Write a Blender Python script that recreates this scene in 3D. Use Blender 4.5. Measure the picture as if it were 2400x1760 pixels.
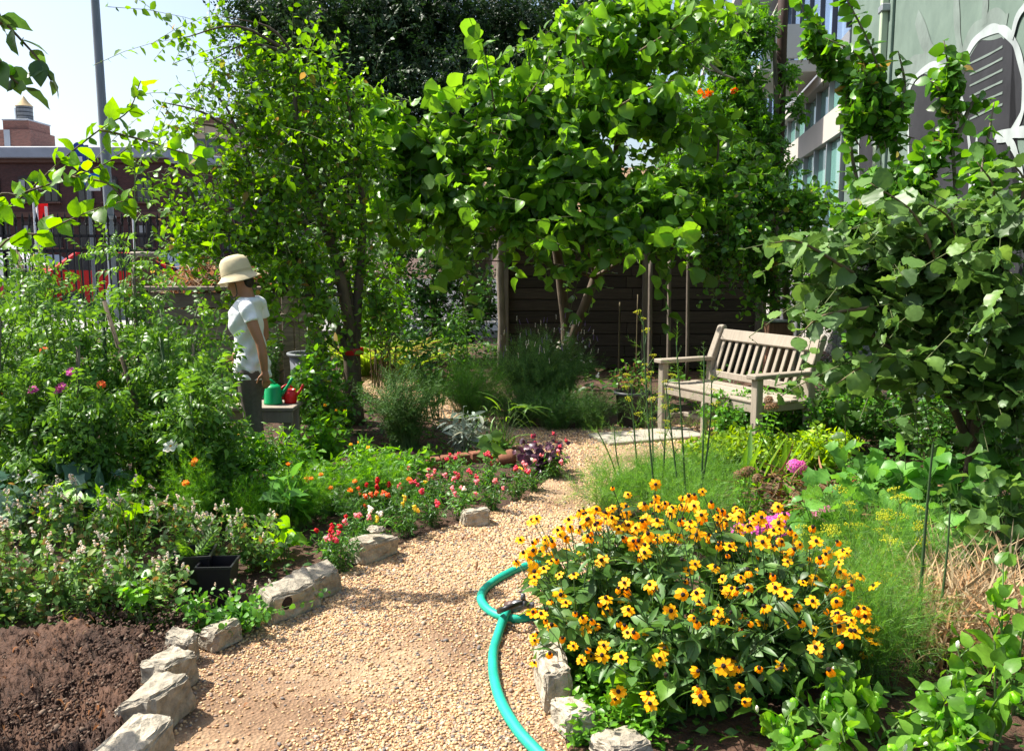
import bpy, bmesh, math
import numpy as np
from mathutils import Matrix, Vector

# ------------------------------------------------------------------ camera, sky, sun, exposure
sc = bpy.context.scene
for o in list(bpy.data.objects):
    bpy.data.objects.remove(o)
COL = sc.collection
FPX, PITCH, CAMH = 2100.0, 0.1326, 1.55
cam_d = bpy.data.cameras.new('camera'); cam_d.sensor_width = 36.0; cam_d.lens = FPX / 2400 * 36
cam_d.clip_start = 0.05; cam_d.clip_end = 2000
cam = bpy.data.objects.new('camera', cam_d); COL.objects.link(cam)
cam.location = (0, 0, CAMH); cam.rotation_euler = (math.pi / 2 - PITCH, 0, 0)
sc.camera = cam

SUN = Vector((-0.70, 0.22, 1.0)).normalized()          # direction towards the sun
world = bpy.data.worlds.new('World'); sc.world = world; world.use_nodes = True
wn = world.node_tree.nodes; wl = world.node_tree.links
sky = wn.new('ShaderNodeTexSky'); sky.sky_type = 'NISHITA'; sky.sun_disc = False
sky.sun_elevation = math.asin(SUN.z); sky.sun_rotation = math.atan2(SUN.x, SUN.y)
sky.air_density = 1.0; sky.dust_density = 3.0; sky.ozone_density = 1.0
wn['Background'].inputs['Strength'].default_value = 0.112
wl.new(sky.outputs[0], wn['Background'].inputs['Color'])
sun_d = bpy.data.lights.new('sun', 'SUN'); sun_d.energy = 5.0; sun_d.angle = math.radians(0.5)
sun_d.color = (1.0, 0.95, 0.86)
sun = bpy.data.objects.new('sun', sun_d); COL.objects.link(sun)
sun.rotation_euler = SUN.to_track_quat('Z', 'Y').to_euler()
sc.view_settings.view_transform = 'Standard'; sc.view_settings.look = 'None'
sc.view_settings.exposure = 1.05; sc.view_settings.gamma = 1.0
sc.view_settings.use_curve_mapping = False
try:
    sc.cycles.max_bounces = 6; sc.cycles.diffuse_bounces = 3; sc.cycles.glossy_bounces = 2
    sc.cycles.transmission_bounces = 4; sc.cycles.transparent_max_bounces = 6
    sc.cycles.caustics_reflective = False; sc.cycles.caustics_refractive = False
except Exception:
    pass

# ------------------------------------------------------------------ helpers
rng = np.random.default_rng(11)
CP, SP = math.cos(PITCH), math.sin(PITCH)
def ray(px, py):
    u = (px - 1200) / FPX; v = -(py - 880) / FPX
    return np.array([u, CP + v * SP, -SP + v * CP])
def P(px, py, Y):
    r = ray(px, py); return np.array([0, 0, CAMH]) + r * (Y / r[1])
def G(px, py, z=0.0):
    r = ray(px, py); return np.array([0, 0, CAMH]) + r * ((z - CAMH) / r[2])
def nrm(a):
    return a / np.maximum(np.linalg.norm(a, axis=-1, keepdims=True), 1e-9)

def mesh_np(name, V, F, mats, mi=None, smooth=True):
    V = np.asarray(V, np.float32).reshape(-1, 3)
    if isinstance(F, np.ndarray):
        F = [F]
    tot = np.concatenate([np.full(len(f), f.shape[1], np.int32) for f in F if len(f)])
    loops = np.concatenate([f.reshape(-1) for f in F if len(f)]).astype(np.int32)
    me = bpy.data.meshes.new(name)
    me.vertices.add(len(V)); me.vertices.foreach_set('co', V.reshape(-1))
    me.loops.add(len(loops)); me.loops.foreach_set('vertex_index', loops)
    me.polygons.add(len(tot))
    st = np.zeros(len(tot), np.int32); st[1:] = np.cumsum(tot)[:-1]
    me.polygons.foreach_set('loop_start', st); me.polygons.foreach_set('loop_total', tot)
    me.polygons.foreach_set('use_smooth', np.full(len(tot), smooth, bool))
    if not isinstance(mats, (list, tuple)): mats = [mats]
    for m in mats: me.materials.append(m)
    if mi is not None: me.polygons.foreach_set('material_index', np.asarray(mi, np.int32))
    me.update(calc_edges=True)
    return me

def link(o, parent=None):
    COL.objects.link(o)
    if parent is not None: o.parent = parent
    return o
def part(name, me, parent, M=None, kind=None, label=None):
    o = bpy.data.objects.new(name, me); link(o, parent)
    if M is not None: o.matrix_basis = M
    if kind: o['kind'] = kind
    if label: o['label'] = label
    return o
def thing(name, label, cat, loc=(0, 0, 0), rotz=0.0, group=None, me=None):
    o = bpy.data.objects.new(name, me); link(o)
    o.location = tuple(float(c) for c in loc); o.rotation_euler = (0, 0, rotz)
    o['label'] = label; o['category'] = cat
    if group: o['group'] = group
    return o
def struct(name, me, loc=(0, 0, 0)):
    o = bpy.data.objects.new(name, me); link(o); o.location = loc; o['kind'] = 'structure'
    return o
def copy_tree(o, parent=None):
    c = o.copy(); COL.objects.link(c); c.parent = parent
    for ch in o.children: copy_tree(ch, c)
    return c
def T(x, y, z): return Matrix.Translation((float(x), float(y), float(z)))
def RX(a): return Matrix.Rotation(a, 4, 'X')
def RY(a): return Matrix.Rotation(a, 4, 'Y')
def RZ(a): return Matrix.Rotation(a, 4, 'Z')

# ------------------------------------------------------------------ materials
def new_mat(name):
    m = bpy.data.materials.new(name); m.use_nodes = True
    nt = m.node_tree; b = nt.nodes['Principled BSDF']
    return m, nt, b
def rand_node(nt):
    oi = nt.nodes.new('ShaderNodeObjectInfo'); ge = nt.nodes.new('ShaderNodeNewGeometry')
    a = nt.nodes.new('ShaderNodeMath'); a.operation = 'ADD'
    nt.links.new(oi.outputs['Random'], a.inputs[0]); nt.links.new(ge.outputs['Random Per Island'], a.inputs[1])
    f = nt.nodes.new('ShaderNodeMath'); f.operation = 'FRACT'; nt.links.new(a.outputs[0], f.inputs[0])
    return f.outputs[0]
def ramp(nt, fac, cols):
    r = nt.nodes.new('ShaderNodeValToRGB'); e = r.color_ramp.elements
    while len(e) < len(cols): e.new(0.5)
    for i, (p, c) in enumerate(cols):
        e[i].position = p; e[i].color = (c[0], c[1], c[2], 1)
    nt.links.new(fac, r.inputs[0]); return r.outputs[0]
def leafm(name, c, trans=0.38, rough=0.42, var=0.45, hsh=.483, dry=0.0, spec=0.45):
    m, nt, b = new_mat(name)
    r = rand_node(nt)
    c = np.array(c)
    if c[1] > c[0] * 1.25 and c[1] > c[2] * 1.4: c = c * np.array([.86, 1.06, .72])
    lo = c * (1 - var); hi = c * (1 + var) * np.array([1.2, 1, .9])
    cols = [(0.0, lo), (0.5, c), (1.0, hi)]
    if dry > 0:
        cols = [(0.0, lo), (0.5, c), (1 - dry - .02, hi), (1 - dry, (.32, .22, .06)), ]
    colr = ramp(nt, r, cols)
    # mottling
    tx = nt.nodes.new('ShaderNodeTexCoord'); nz = nt.nodes.new('ShaderNodeTexNoise'); nz.inputs['Scale'].default_value = 7
    nt.links.new(tx.outputs['Object'], nz.inputs['Vector'])
    hs = nt.nodes.new('ShaderNodeHueSaturation')
    mr = nt.nodes.new('ShaderNodeMapRange'); mr.inputs[3].default_value = .75; mr.inputs[4].default_value = 1.25
    nt.links.new(nz.outputs[0], mr.inputs[0]); nt.links.new(mr.outputs[0], hs.inputs['Value'])
    nt.links.new(colr, hs.inputs['Color'])
    nt.links.new(hs.outputs[0], b.inputs['Base Color'])
    b.inputs['Roughness'].default_value = rough; b.inputs['Specular IOR Level'].default_value = spec
    tr = nt.nodes.new('ShaderNodeBsdfTranslucent')
    h2 = nt.nodes.new('ShaderNodeHueSaturation'); h2.inputs['Hue'].default_value = hsh; h2.inputs['Saturation'].default_value = 1.1
    h2.inputs['Value'].default_value = 1.9
    nt.links.new(hs.outputs[0], h2.inputs['Color']); nt.links.new(h2.outputs[0], tr.inputs[0])
    mx = nt.nodes.new('ShaderNodeMixShader'); mx.inputs[0].default_value = trans
    nt.links.new(b.outputs[0], mx.inputs[1]); nt.links.new(tr.outputs[0], mx.inputs[2])
    nt.links.new(mx.outputs[0], nt.nodes['Material Output'].inputs[0])
    return m
def plain(name, c, rough=0.6, var=0.0, noise=0.0, scale=8.0, metal=0.0, bump=0.0, stretch=(1, 1, 1), spec=0.4, coords='Object', c2=None):
    m, nt, b = new_mat(name)
    b.inputs['Roughness'].default_value = rough; b.inputs['Metallic'].default_value = metal
    b.inputs['Specular IOR Level'].default_value = spec
    c = np.array(c, float)
    src = None
    if noise > 0 or bump > 0:
        tx = nt.nodes.new('ShaderNodeTexCoord'); mp = nt.nodes.new('ShaderNodeMapping'); mp.inputs['Scale'].default_value = stretch
        nz = nt.nodes.new('ShaderNodeTexNoise'); nz.inputs['Scale'].default_value = scale; nz.inputs['Detail'].default_value = 6
        nz.inputs['Roughness'].default_value = .62
        nt.links.new(tx.outputs[coords], mp.inputs[0]); nt.links.new(mp.outputs[0], nz.inputs['Vector'])
        src = ramp(nt, nz.outputs[0], [(0.28, c * (1 - noise)), (0.72, c * (1 + noise) if c2 is None else np.array(c2))])
        if bump > 0:
            bp = nt.nodes.new('ShaderNodeBump'); bp.inputs['Strength'].default_value = bump; bp.inputs['Distance'].default_value = .02
            nt.links.new(nz.outputs[0], bp.inputs['Height']); nt.links.new(bp.outputs[0], b.inputs['Normal'])
    if var > 0:
        r = rand_node(nt); hs = nt.nodes.new('ShaderNodeHueSaturation')
        mr = nt.nodes.new('ShaderNodeMapRange'); mr.inputs[3].default_value = 1 - var; mr.inputs[4].default_value = 1 + var
        nt.links.new(r, mr.inputs[0]); nt.links.new(mr.outputs[0], hs.inputs['Value'])
        if src is not None: nt.links.new(src, hs.inputs['Color'])
        else: hs.inputs['Color'].default_value = (*c, 1)
        src = hs.outputs[0]
    if src is not None: nt.links.new(src, b.inputs['Base Color'])
    else: b.inputs['Base Color'].default_value = (*c, 1)
    return m
def glassy(name, c, rough=0.04):
    m, nt, b = new_mat(name); b.inputs['Base Color'].default_value = (*c, 1)
    b.inputs['Roughness'].default_value = rough; b.inputs['Specular IOR Level'].default_value = 0.9
    return m
def palette(name, cols, rough=.7, k=1.0):
    cols = [tuple(min(.9, x * k) for x in c) for c in cols]
    m, nt, b = new_mat(name)
    r = rand_node(nt); n = len(cols)
    cr = ramp(nt, r, [(i / n, c) for i, c in enumerate(cols)])
    nt.nodes[-1].color_ramp.interpolation = 'CONSTANT'
    nt.links.new(cr, b.inputs['Base Color']); b.inputs['Roughness'].default_value = rough
    return m

M = {}
M['bark'] = plain('bark', (.10, .075, .05), .9, noise=.5, scale=14, bump=.6, stretch=(1, 1, .3))
M['bark_grey'] = plain('bark_grey', (.17, .14, .11), .9, noise=.5, scale=16, bump=.5, stretch=(1, 1, .3))
M['twig'] = plain('twig', (.13, .10, .05), .8, var=.3)
M['young_twig'] = plain('young_twig', (.09, .11, .035), .7, var=.3)
M['green_stem'] = plain('green_stem', (.10, .18, .045), .6, var=.3)
M['dark_stem'] = plain('dark_stem', (.045, .095, .03), .6, var=.3)
M['red_stem'] = plain('red_stem', (.16, .09, .04), .6, var=.3)
M['teak'] = plain('teak', (.30, .255, .20), .75, var=.09, noise=.16, scale=5, bump=.12, stretch=(10, 10, 1.5))
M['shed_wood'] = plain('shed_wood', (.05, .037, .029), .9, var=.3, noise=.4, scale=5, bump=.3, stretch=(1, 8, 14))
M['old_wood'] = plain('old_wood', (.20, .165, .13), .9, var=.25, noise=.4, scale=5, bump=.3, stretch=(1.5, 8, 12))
M['post_wood'] = plain('post_wood', (.17, .14, .11), .9, var=.2, noise=.4, scale=6, bump=.3, stretch=(9, 9, 1))
M['shingle'] = plain('shingle', (.27, .17, .10), .9, var=.4, noise=.4, scale=9, bump=.3)
M['iron'] = plain('iron', (.012, .012, .014), .45, noise=.3, scale=30)
M['galv'] = plain('galv', (.35, .37, .38), .45, noise=.2, scale=12, metal=.6)
M['pole_grey'] = plain('pole_grey', (.20, .23, .25), .55, noise=.2, scale=3, stretch=(3, 3, .4))
M['stone'] = plain('stone', (.36, .315, .24), .92, var=.15, noise=.5, scale=22, bump=1.0)
M['black_plastic'] = plain('black_plastic', (.014, .014, .016), .38)
M['terracotta'] = plain('terracotta', (.22, .085, .045), .85, noise=.3, scale=14, var=.12)
M['white'] = plain('white', (.8, .8, .78), .5)
# leaves
M['mulberry'] = leafm('mulberry_leaf', (.125, .245, .042), .46, .40, var=.55)
M['plum'] = leafm('plum_leaf', (.12, .24, .030), .46, .38, var=.55, dry=.012)
M['lime_branch'] = leafm('lime_branch_leaf', (.13, .27, .015), .5, .42)
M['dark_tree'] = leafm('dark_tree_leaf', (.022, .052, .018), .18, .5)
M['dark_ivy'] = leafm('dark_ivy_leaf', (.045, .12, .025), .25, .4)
M['vine'] = leafm('vine_leaf', (.085, .205, .03), .4, .4, var=.55)
M['kiwi'] = leafm('kiwi_leaf', (.095, .215, .035), .4, .36, var=.55, dry=.01)
M['hazel'] = leafm('hazel_leaf', (.105, .18, .06), .32, .45, var=.5)
M['tomato'] = leafm('tomato_leaf', (.105, .205, .04), .35, .42)
M['herb'] = leafm('herb_leaf', (.13, .29, .03), .4, .4)
M['herb_dark'] = leafm('herb_dark_leaf', (.06, .15, .03), .35, .42)
M['mint'] = leafm('mint_leaf', (.10, .235, .045), .35, .42)
M['catmint'] = leafm('catmint_leaf', (.12, .215, .06), .3, .5, dry=.06)
M['kale'] = leafm('kale_leaf', (.10, .19, .15), .2, .5)
M['silver'] = leafm('silver_leaf', (.27, .34, .28), .2, .7, var=.25)
M['feather'] = leafm('feather_leaf', (.14, .31, .025), .4, .5)
M['fennel'] = leafm('fennel_leaf', (.13, .26, .055), .4, .5)
M['rosemary'] = leafm('rosemary_leaf', (.07, .14, .04), .25, .6, spec=.25)
M['lavender_leaf'] = leafm('lavender_leaf', (.095, .175, .055), .3, .6, spec=.25)
M['rudleaf'] = leafm('rudbeckia_leaf', (.085, .165, .05), .3, .45)
M['lime'] = leafm('lime_leaf', (.28, .40, .03), .4, .45)
M['lettuce'] = leafm('lettuce_leaf', (.22, .40, .04), .5, .4)
M['purple'] = leafm('purple_leaf', (.07, .03, .055), .2, .4)
M['big'] = leafm('big_leaf', (.11, .25, .06), .38, .42)
M['iris'] = leafm('iris_leaf', (.13, .24, .045), .35, .4)
M['daylily'] = leafm('daylily_leaf', (.24, .32, .06), .4, .5, dry=.15)
M['brownleaf'] = leafm('withered_leaf', (.19, .115, .055), .3, .7, var=.4)
M['straw'] = leafm('straw', (.38, .305, .18), .3, .7, var=.5)
M['nicandra'] = leafm('nicandra_leaf', (.14, .27, .045), .45, .4)
M['pod'] = leafm('pod_leaf', (.22, .42, .04), .5, .4)
M['jasmine'] = leafm('jasmine_leaf', (.10, .24, .04), .35, .35)
M['gold_leaf'] = leafm('gold_leaf', (.21, .30, .03), .4, .4)
# petals
def petal(n, c, tr=.3): return leafm(n, c, tr, .55, var=.12, spec=.2, hsh=.5)
M['yellow'] = petal('yellow_petal', (.90, .46, .003)); M['cone'] = plain('cone', (.022, .010, .007), .8, noise=.5, scale=200, bump=.6)
M['pink'] = petal('pink_petal', (.72, .11, .17)); M['red'] = petal('red_petal', (.62, .025, .03)); M['paleyellow'] = petal('pale_yellow_petal', (.8, .68, .08))
M['palepink'] = petal('pale_pink_petal', (.78, .32, .34)); M['whitepetal'] = petal('white_petal', (.8, .8, .74)); M['magenta'] = petal('magenta_petal', (.62, .13, .45))
M['orange'] = petal('orange_petal', (.80, .24, .012)); M['coral'] = petal('coral_petal', (.78, .16, .04)); M['umbel'] = petal('umbel_petal', (.50, .54, .04))
M['cream'] = petal('cream_petal', (.68, .64, .56)); M['violet'] = petal('violet_petal', (.22, .15, .33))
# ------------------------------------------------------------------ leaf and flower templates (unit length along +Y, face up +Z)
def leaf_t(prof, fold=.18, droop=.25, cols=3, pleat=0.0, wave=0.0, serr=0.0, tip=0.0):
    """prof: list of (t, half width); first and last rows are points. returns V, F(tris)"""
    V = []; rows = []
    n = len(prof)
    for i, (t, w) in enumerate(prof):
        z0 = -droop * t * t; y = t * (1 - .25 * droop * t)
        if w <= 1e-6:
            rows.append([len(V)]); V.append((0, y, z0)); continue
        r = []
        for k in range(cols):
            s = -1 + 2 * k / (cols - 1)
            yy = y
            if serr and abs(s) > .99: yy += serr * (1 if i % 2 else -1)
            z = z0 + fold * abs(s) * w + pleat * (1 if i % 2 else -1) * abs(s) + wave * math.sin(i * 2.4 + s * 2) * abs(s)
            r.append(len(V)); V.append((s * w, yy, z))
        rows.append(r)
    F = []
    for a, b in zip(rows[:-1], rows[1:]):
        if len(a) == 1 and len(b) == 1: continue
        if len(a) == 1:
            F += [(a[0], b[k + 1], b[k]) for k in range(len(b) - 1)]
        elif len(b) == 1:
            F += [(a[k], a[k + 1], b[0]) for k in range(len(a) - 1)]
        else:
            for k in range(len(a) - 1):
                F += [(a[k], a[k + 1], b[k + 1]), (a[k], b[k + 1], b[k])]
    return np.array(V, float), np.array(F, int)
def merge(lst):
    V, F, o = [], [], 0
    for v, f in lst:
        V.append(v); F.append(f + o); o += len(v)
    return np.concatenate(V), np.concatenate(F)
def frames(D, N):
    y = nrm(D); x = nrm(np.cross(y, N)); z = np.cross(x, y)
    return np.stack([x, y, z], -1)
def place(t, Pp, D, N, S):
    v, f = t
    R = frames(D, N)
    W = np.einsum('nij,mj->nmi', R, v) * np.asarray(S)[:, None, None] + Pp[:, None, :]
    n, m = len(Pp), len(v)
    F = (f[None] + (np.arange(n) * m)[:, None, None]).reshape(-1, f.shape[1])
    return W.reshape(-1, 3), F
def tmul(t, pos, D, N, s):
    return place(t, np.array([pos], float), np.array([D], float), np.array([N], float), np.array([s]))

OV = [(0, 0), (.12, .17), (.35, .30), (.62, .26), (.85, .12), (1, 0)]
L = {}
L['ovate'] = leaf_t(OV)
L['ovate_s'] = leaf_t([(0, 0), (.35, .27), (.7, .2), (1, 0)], .25, .2)
L['tiny'] = leaf_t([(0, 0), (.45, .26), (1, 0)], .25, .15)
L['ovate_big'] = leaf_t([(0, 0), (.08, .14), (.22, .27), (.4, .33), (.58, .29), (.75, .19), (.9, .07), (1, 0)], .18, .28, 5, .010, .022)
L['round'] = leaf_t([(0, 0), (.1, .25), (.35, .42), (.65, .38), (.9, .16), (1, 0)], .16, .22)
L['heart'] = leaf_t([(0, 0), (.04, .24), (.22, .41), (.45, .42), (.68, .29), (.86, .12), (1, 0)], .22, .34, 5, .012, .02)
L['heart2'] = leaf_t([(0, 0), (.04, .22), (.22, .36), (.45, .38), (.68, .26), (.86, .11), (1, 0)], .5, .6, 5, .012, .03)
L['heart3'] = leaf_t([(0, 0), (.04, .26), (.22, .44), (.45, .43), (.68, .31), (.86, .13), (1, 0)], .05, .15, 5, .015, -.03)
HZ = [(0, 0), (.03, .14), (.15, .30), (.3, .375), (.45, .405), (.58, .385), (.7, .30), (.8, .20), (.9, .085), (1, 0)]
L['hazel'] = leaf_t(HZ, .12, .22, 5, .024, .015, .028)
L['hazel2'] = leaf_t(HZ, .4, .45, 5, .02, .03, .028)
L['hazel3'] = leaf_t(HZ, -.05, .12, 5, .024, -.03, .028)
L['lance'] = leaf_t([(0, 0), (.25, .11), (.55, .12), (.8, .065), (1, 0)], .3, .3)
L['lance_s'] = leaf_t([(0, 0), (.4, .12), (1, 0)], .25, .2)
L['needle'] = leaf_t([(0, 0), (.4, .06), (1, 0)], .2, .15)
L['strap'] = leaf_t([(0, .015), (.2, .028), (.45, .03), (.65, .025), (.85, .014), (1, 0)], .5, .75)
L['strap_up'] = leaf_t([(0, .03), (.3, .045), (.6, .042), (.85, .025), (1, 0)], .5, .12)
L['blade'] = leaf_t([(0, .008), (.35, .014), (.7, .010), (1, 0)], .4, .8)
L['lobed'] = leaf_t([(0, 0), (.05, .22), (.16, .40), (.26, .27), (.42, .46), (.55, .27), (.7, .33), (.8, .16), (1, 0)], .15, .35, 5, 0, .05)
L['ruffle'] = leaf_t([(0, 0), (.15, .2), (.35, .38), (.6, .42), (.82, .33), (1, 0)], .3, .35, 5, .04, .09)
L['curl'] = leaf_t([(0, 0), (.25, .12), (.5, .16), (.8, .10), (1, 0)], 1.1, 1.1, 3, .0, .08)
def tomato_leaf():
    ls = []
    lf = leaf_t([(0, 0), (.3, .22), (.6, .17), (1, 0)], .3, .35, 3, 0, .05)
    for t, s in ((.22, .26), (.45, .36), (.68, .36)):
        for sd in (-1, 1):
            ls.append(tmul(lf, (sd * .02, t, -.12 * t * t), (sd * .85, .5, -.25), (sd * .2, 0, 1), s))
    ls.append(tmul(lf, (0, .78, -.1), (0, 1, -.4), (0, 0, 1), .42))
    ls.append((np.array([(-.012, 0, 0), (.012, 0, 0), (0, .8, -.09)], float), np.array([(0, 1, 2)])))
    return merge(ls)
L['tomato'] = tomato_leaf()
def pinnate(nl, w, lt='lance_s'):
    ls = []
    for i in range(nl):
        t = .15 + .75 * i / nl
        for sd in (-1, 1):
            ls.append(tmul(L[lt], (0, t, -.15 * t * t), (sd * .9, .45, -.15), (0, 0, 1), w * (1 - .5 * t)))
    ls.append(tmul(L[lt], (0, .88, -.12), (0, 1, -.3), (0, 0, 1), w * .7))
    return merge(ls)
L['pinnate'] = pinnate(6, .42, 'ovate_s')
L['fern'] = pinnate(8, .34, 'lance_s')
def frond(n, seed, w=.006):
    r = np.random.default_rng(seed); ls = []
    for i in range(n):
        t = r.uniform(.1, .9); a = r.uniform(0, 6.28); l = r.uniform(.15, .42) * (1.1 - .6 * t)
        d = np.array([math.cos(a) * .7, .75, math.sin(a) * .7]); d = d / np.linalg.norm(d)
        p = np.array([0, t, -.12 * t * t]); q = np.cross(d, r.normal(size=3)); q = q / np.linalg.norm(q) * w
        ls.append((np.array([p - q, p + q, p + d * l]), np.array([(0, 1, 2)])))
    ls.append((np.array([(-w * 1.2, 0, 0), (w * 1.2, 0, 0), (0, 1, -.12)]), np.array([(0, 1, 2)])))
    return merge(ls)
L['blade_up'] = leaf_t([(0, .008), (.35, .013), (.7, .009), (1, 0)], .4, .35)
L['frond'] = frond(38, 1); L['frond2'] = frond(38, 2)
L['frond_thin'] = frond(16, 3, .0045)
def whorl(n, s=.5, lt='needle', up=.6):
    ls = []
    for i in range(n):
        t = .08 + .9 * i / n; a = i * 2.4
        ls.append(tmul(L[lt], (0, t, 0), (math.cos(a), up, math.sin(a)), (-math.cos(a) * .5, 1, -math.sin(a) * .5), s * (1.1 - .5 * t)))
    return merge(ls)
L['sprig'] = whorl(16, .34, 'needle', .9)
L['mintsprig'] = whorl(10, .42, 'ovate_s', .5)
# thin leafy branchlet used for dense far crowns
def branchlet(n, seed, lt='tiny', s=.24):
    r = np.random.default_rng(seed); ls = []
    for i in range(n):
        t = .1 + .9 * i / n; sd = 1 if i % 2 else -1
        d = np.array([sd * .8, .6, -.35]) + r.normal(size=3) * .3
        ls.append(tmul(L[lt], (0, t, -.1 * t * t), d, np.array([0, 0, 1]) + r.normal(size=3) * .35, s * r.uniform(.7, 1.2)))
    return merge(ls)
L['branchlet'] = branchlet(11, 5); L['branchlet2'] = branchlet(11, 6)

def ball(sub=1, seed=0, jit=0.0, sc_=(1, 1, 1)):
    bm = bmesh.new(); bmesh.ops.create_icosphere(bm, subdivisions=sub, radius=1.0)
    v = np.array([x.co[:] for x in bm.verts]); f = np.array([[y.index for y in x.verts] for x in bm.faces]); bm.free()
    if jit: v = v * (1 + np.random.default_rng(seed).normal(size=(len(v), 1)) * jit)
    return v * np.array(sc_), f
def daisy(n, droop, wid, ln, rows=3, seed=0):
    r = np.random.default_rng(seed); ls = []
    pt = leaf_t([(0, .05), (.35, wid), (.75, wid * .95), (1, 0)], .15, droop * .6)
    for i in range(n):
        a = i * 2 * math.pi / n + r.normal() * .08; dz = -droop + r.normal() * .12
        ls.append(tmul(pt, (math.cos(a) * .12, math.sin(a) * .12, 0), (math.cos(a), math.sin(a), dz), (math.cos(a) * droop, math.sin(a) * droop, 1), ln * r.uniform(.88, 1.08)))
    return merge(ls)
def two(name, t1, m1, t2, m2):
    V, F = merge([t1, t2]); mi = np.r_[np.zeros(len(t1[1])), np.ones(len(t2[1]))]
    return mesh_np(name, V, F, [m1, m2], mi)
def cluster(n, R, seed, flat=1.0, b=(1, .8, .9), s=.4, elong=1.0):
    r = np.random.default_rng(seed); ls = []; bl = ball(1, seed, .12, b)
    for i in range(n):
        d = r.normal(size=3); d /= np.linalg.norm(d); p = d * R * r.uniform(.5, 1) * np.array([1, 1, flat]) + np.array([0, 0, elong * (i / n)])
        ls.append((bl[0] * s * r.uniform(.7, 1.2) + p, bl[1]))
    return merge(ls)

# ------------------------------------------------------------------ stems and leaves along curves
UP = np.array([0, 0, 1.0])
def bez(B, Mi, E, t):
    t = np.asarray(t)[None, :, None]
    return (1 - t) ** 2 * B[:, None] + 2 * t * (1 - t) * Mi[:, None] + t ** 2 * E[:, None]
def bez_d(B, Mi, E, t):
    t = np.asarray(t)[None, :, None]
    return 2 * (1 - t) * (Mi - B)[:, None] + 2 * t * (E - Mi)[:, None]
def tubes(B, Mi, E, r0, r1, k=4, sides=3):
    t = np.linspace(0, 1, k + 1); C = bez(B, Mi, E, t); D = nrm(bez_d(B, Mi, E, t))
    ref = np.where(np.abs(D[..., 2:3]) > .9, np.array([1.0, 0, 0]), UP)
    X = nrm(np.cross(D, ref)); Yv = np.cross(D, X)
    n = len(B); r0 = np.broadcast_to(r0, n); r1 = np.broadcast_to(r1, n)
    rad = r0[:, None] * (1 - t) + r1[:, None] * t
    a = np.arange(sides) * 2 * math.pi / sides
    V = C[:, :, None] + rad[:, :, None, None] * (np.cos(a)[:, None] * X[:, :, None] + np.sin(a)[:, None] * Yv[:, :, None])
    F = []
    for i in range(k):
        for s in range(sides):
            F.append((i * sides + s, i * sides + (s + 1) % sides, (i + 1) * sides + (s + 1) % sides, (i + 1) * sides + s))
    F = np.array(F); m = (k + 1) * sides
    return V.reshape(-1, 3), (F[None] + (np.arange(n) * m)[:, None, None]).reshape(-1, 4)
def polytube(pts, rads, sides=8, sub=4, wob=0.0, cap=True):
    pts = np.array(pts, float); n = len(pts)
    # catmull-rom
    Q = np.vstack([2 * pts[0] - pts[1], pts, 2 * pts[-1] - pts[-2]]); out = []; rr = []
    for i in range(n - 1):
        for j in range(sub):
            t = j / sub; a, b, c, d = Q[i], Q[i + 1], Q[i + 2], Q[i + 3]
            out.append(.5 * ((2 * b) + (-a + c) * t + (2 * a - 5 * b + 4 * c - d) * t * t + (-a + 3 * b - 3 * c + d) * t ** 3))
            rr.append(rads[i] * (1 - t) + rads[i + 1] * t)
    out.append(pts[-1]); rr.append(rads[-1]); C = np.array(out); rr = np.array(rr)
    D = nrm(np.gradient(C, axis=0)); X = np.zeros_like(D); ref = np.array([1.0, 0, 0]) if abs(D[0][2]) > .9 else UP
    for i in range(len(C)):
        x = np.cross(D[i], ref) if i == 0 else X[i - 1] - D[i] * np.dot(X[i - 1], D[i])
        X[i] = x / np.linalg.norm(x)
    Yv = np.cross(D, X); a = np.arange(sides) * 2 * math.pi / sides
    rad = rr[:, None] * (1 + wob * rng.normal(size=(len(C), sides)))
    V = C[:, None] + rad[..., None] * (np.cos(a)[None, :, None] * X[:, None] + np.sin(a)[None, :, None] * Yv[:, None])
    F = np.array([(i * sides + s, i * sides + (s + 1) % sides, (i + 1) * sides + (s + 1) % sides, (i + 1) * sides + s) for i in range(len(C) - 1) for s in range(sides)])
    V = V.reshape(-1, 3)
    if cap:
        e = (len(C) - 1) * sides
        V = np.vstack([V, C[0], C[-1]])
        F = np.vstack([F, [(len(V) - 2, (s + 1) % sides, s, s) for s in range(sides)], [(len(V) - 1, e + s, e + (s + 1) % sides, e + (s + 1) % sides) for s in range(sides)]])
        T3 = F[-2 * sides:, :3]; return V, [F[:-2 * sides], T3]
    return V, [F]
def join(lst):
    V, Q, Tt, o = [], [], [], 0
    for v, fs in lst:
        for f in (fs if isinstance(fs, list) else [fs]):
            (Q if f.shape[1] == 4 else Tt).append(f + o)
        V.append(v); o += len(v)
    return np.concatenate(V), [np.concatenate(x) for x in (Q, Tt) if x]

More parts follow.
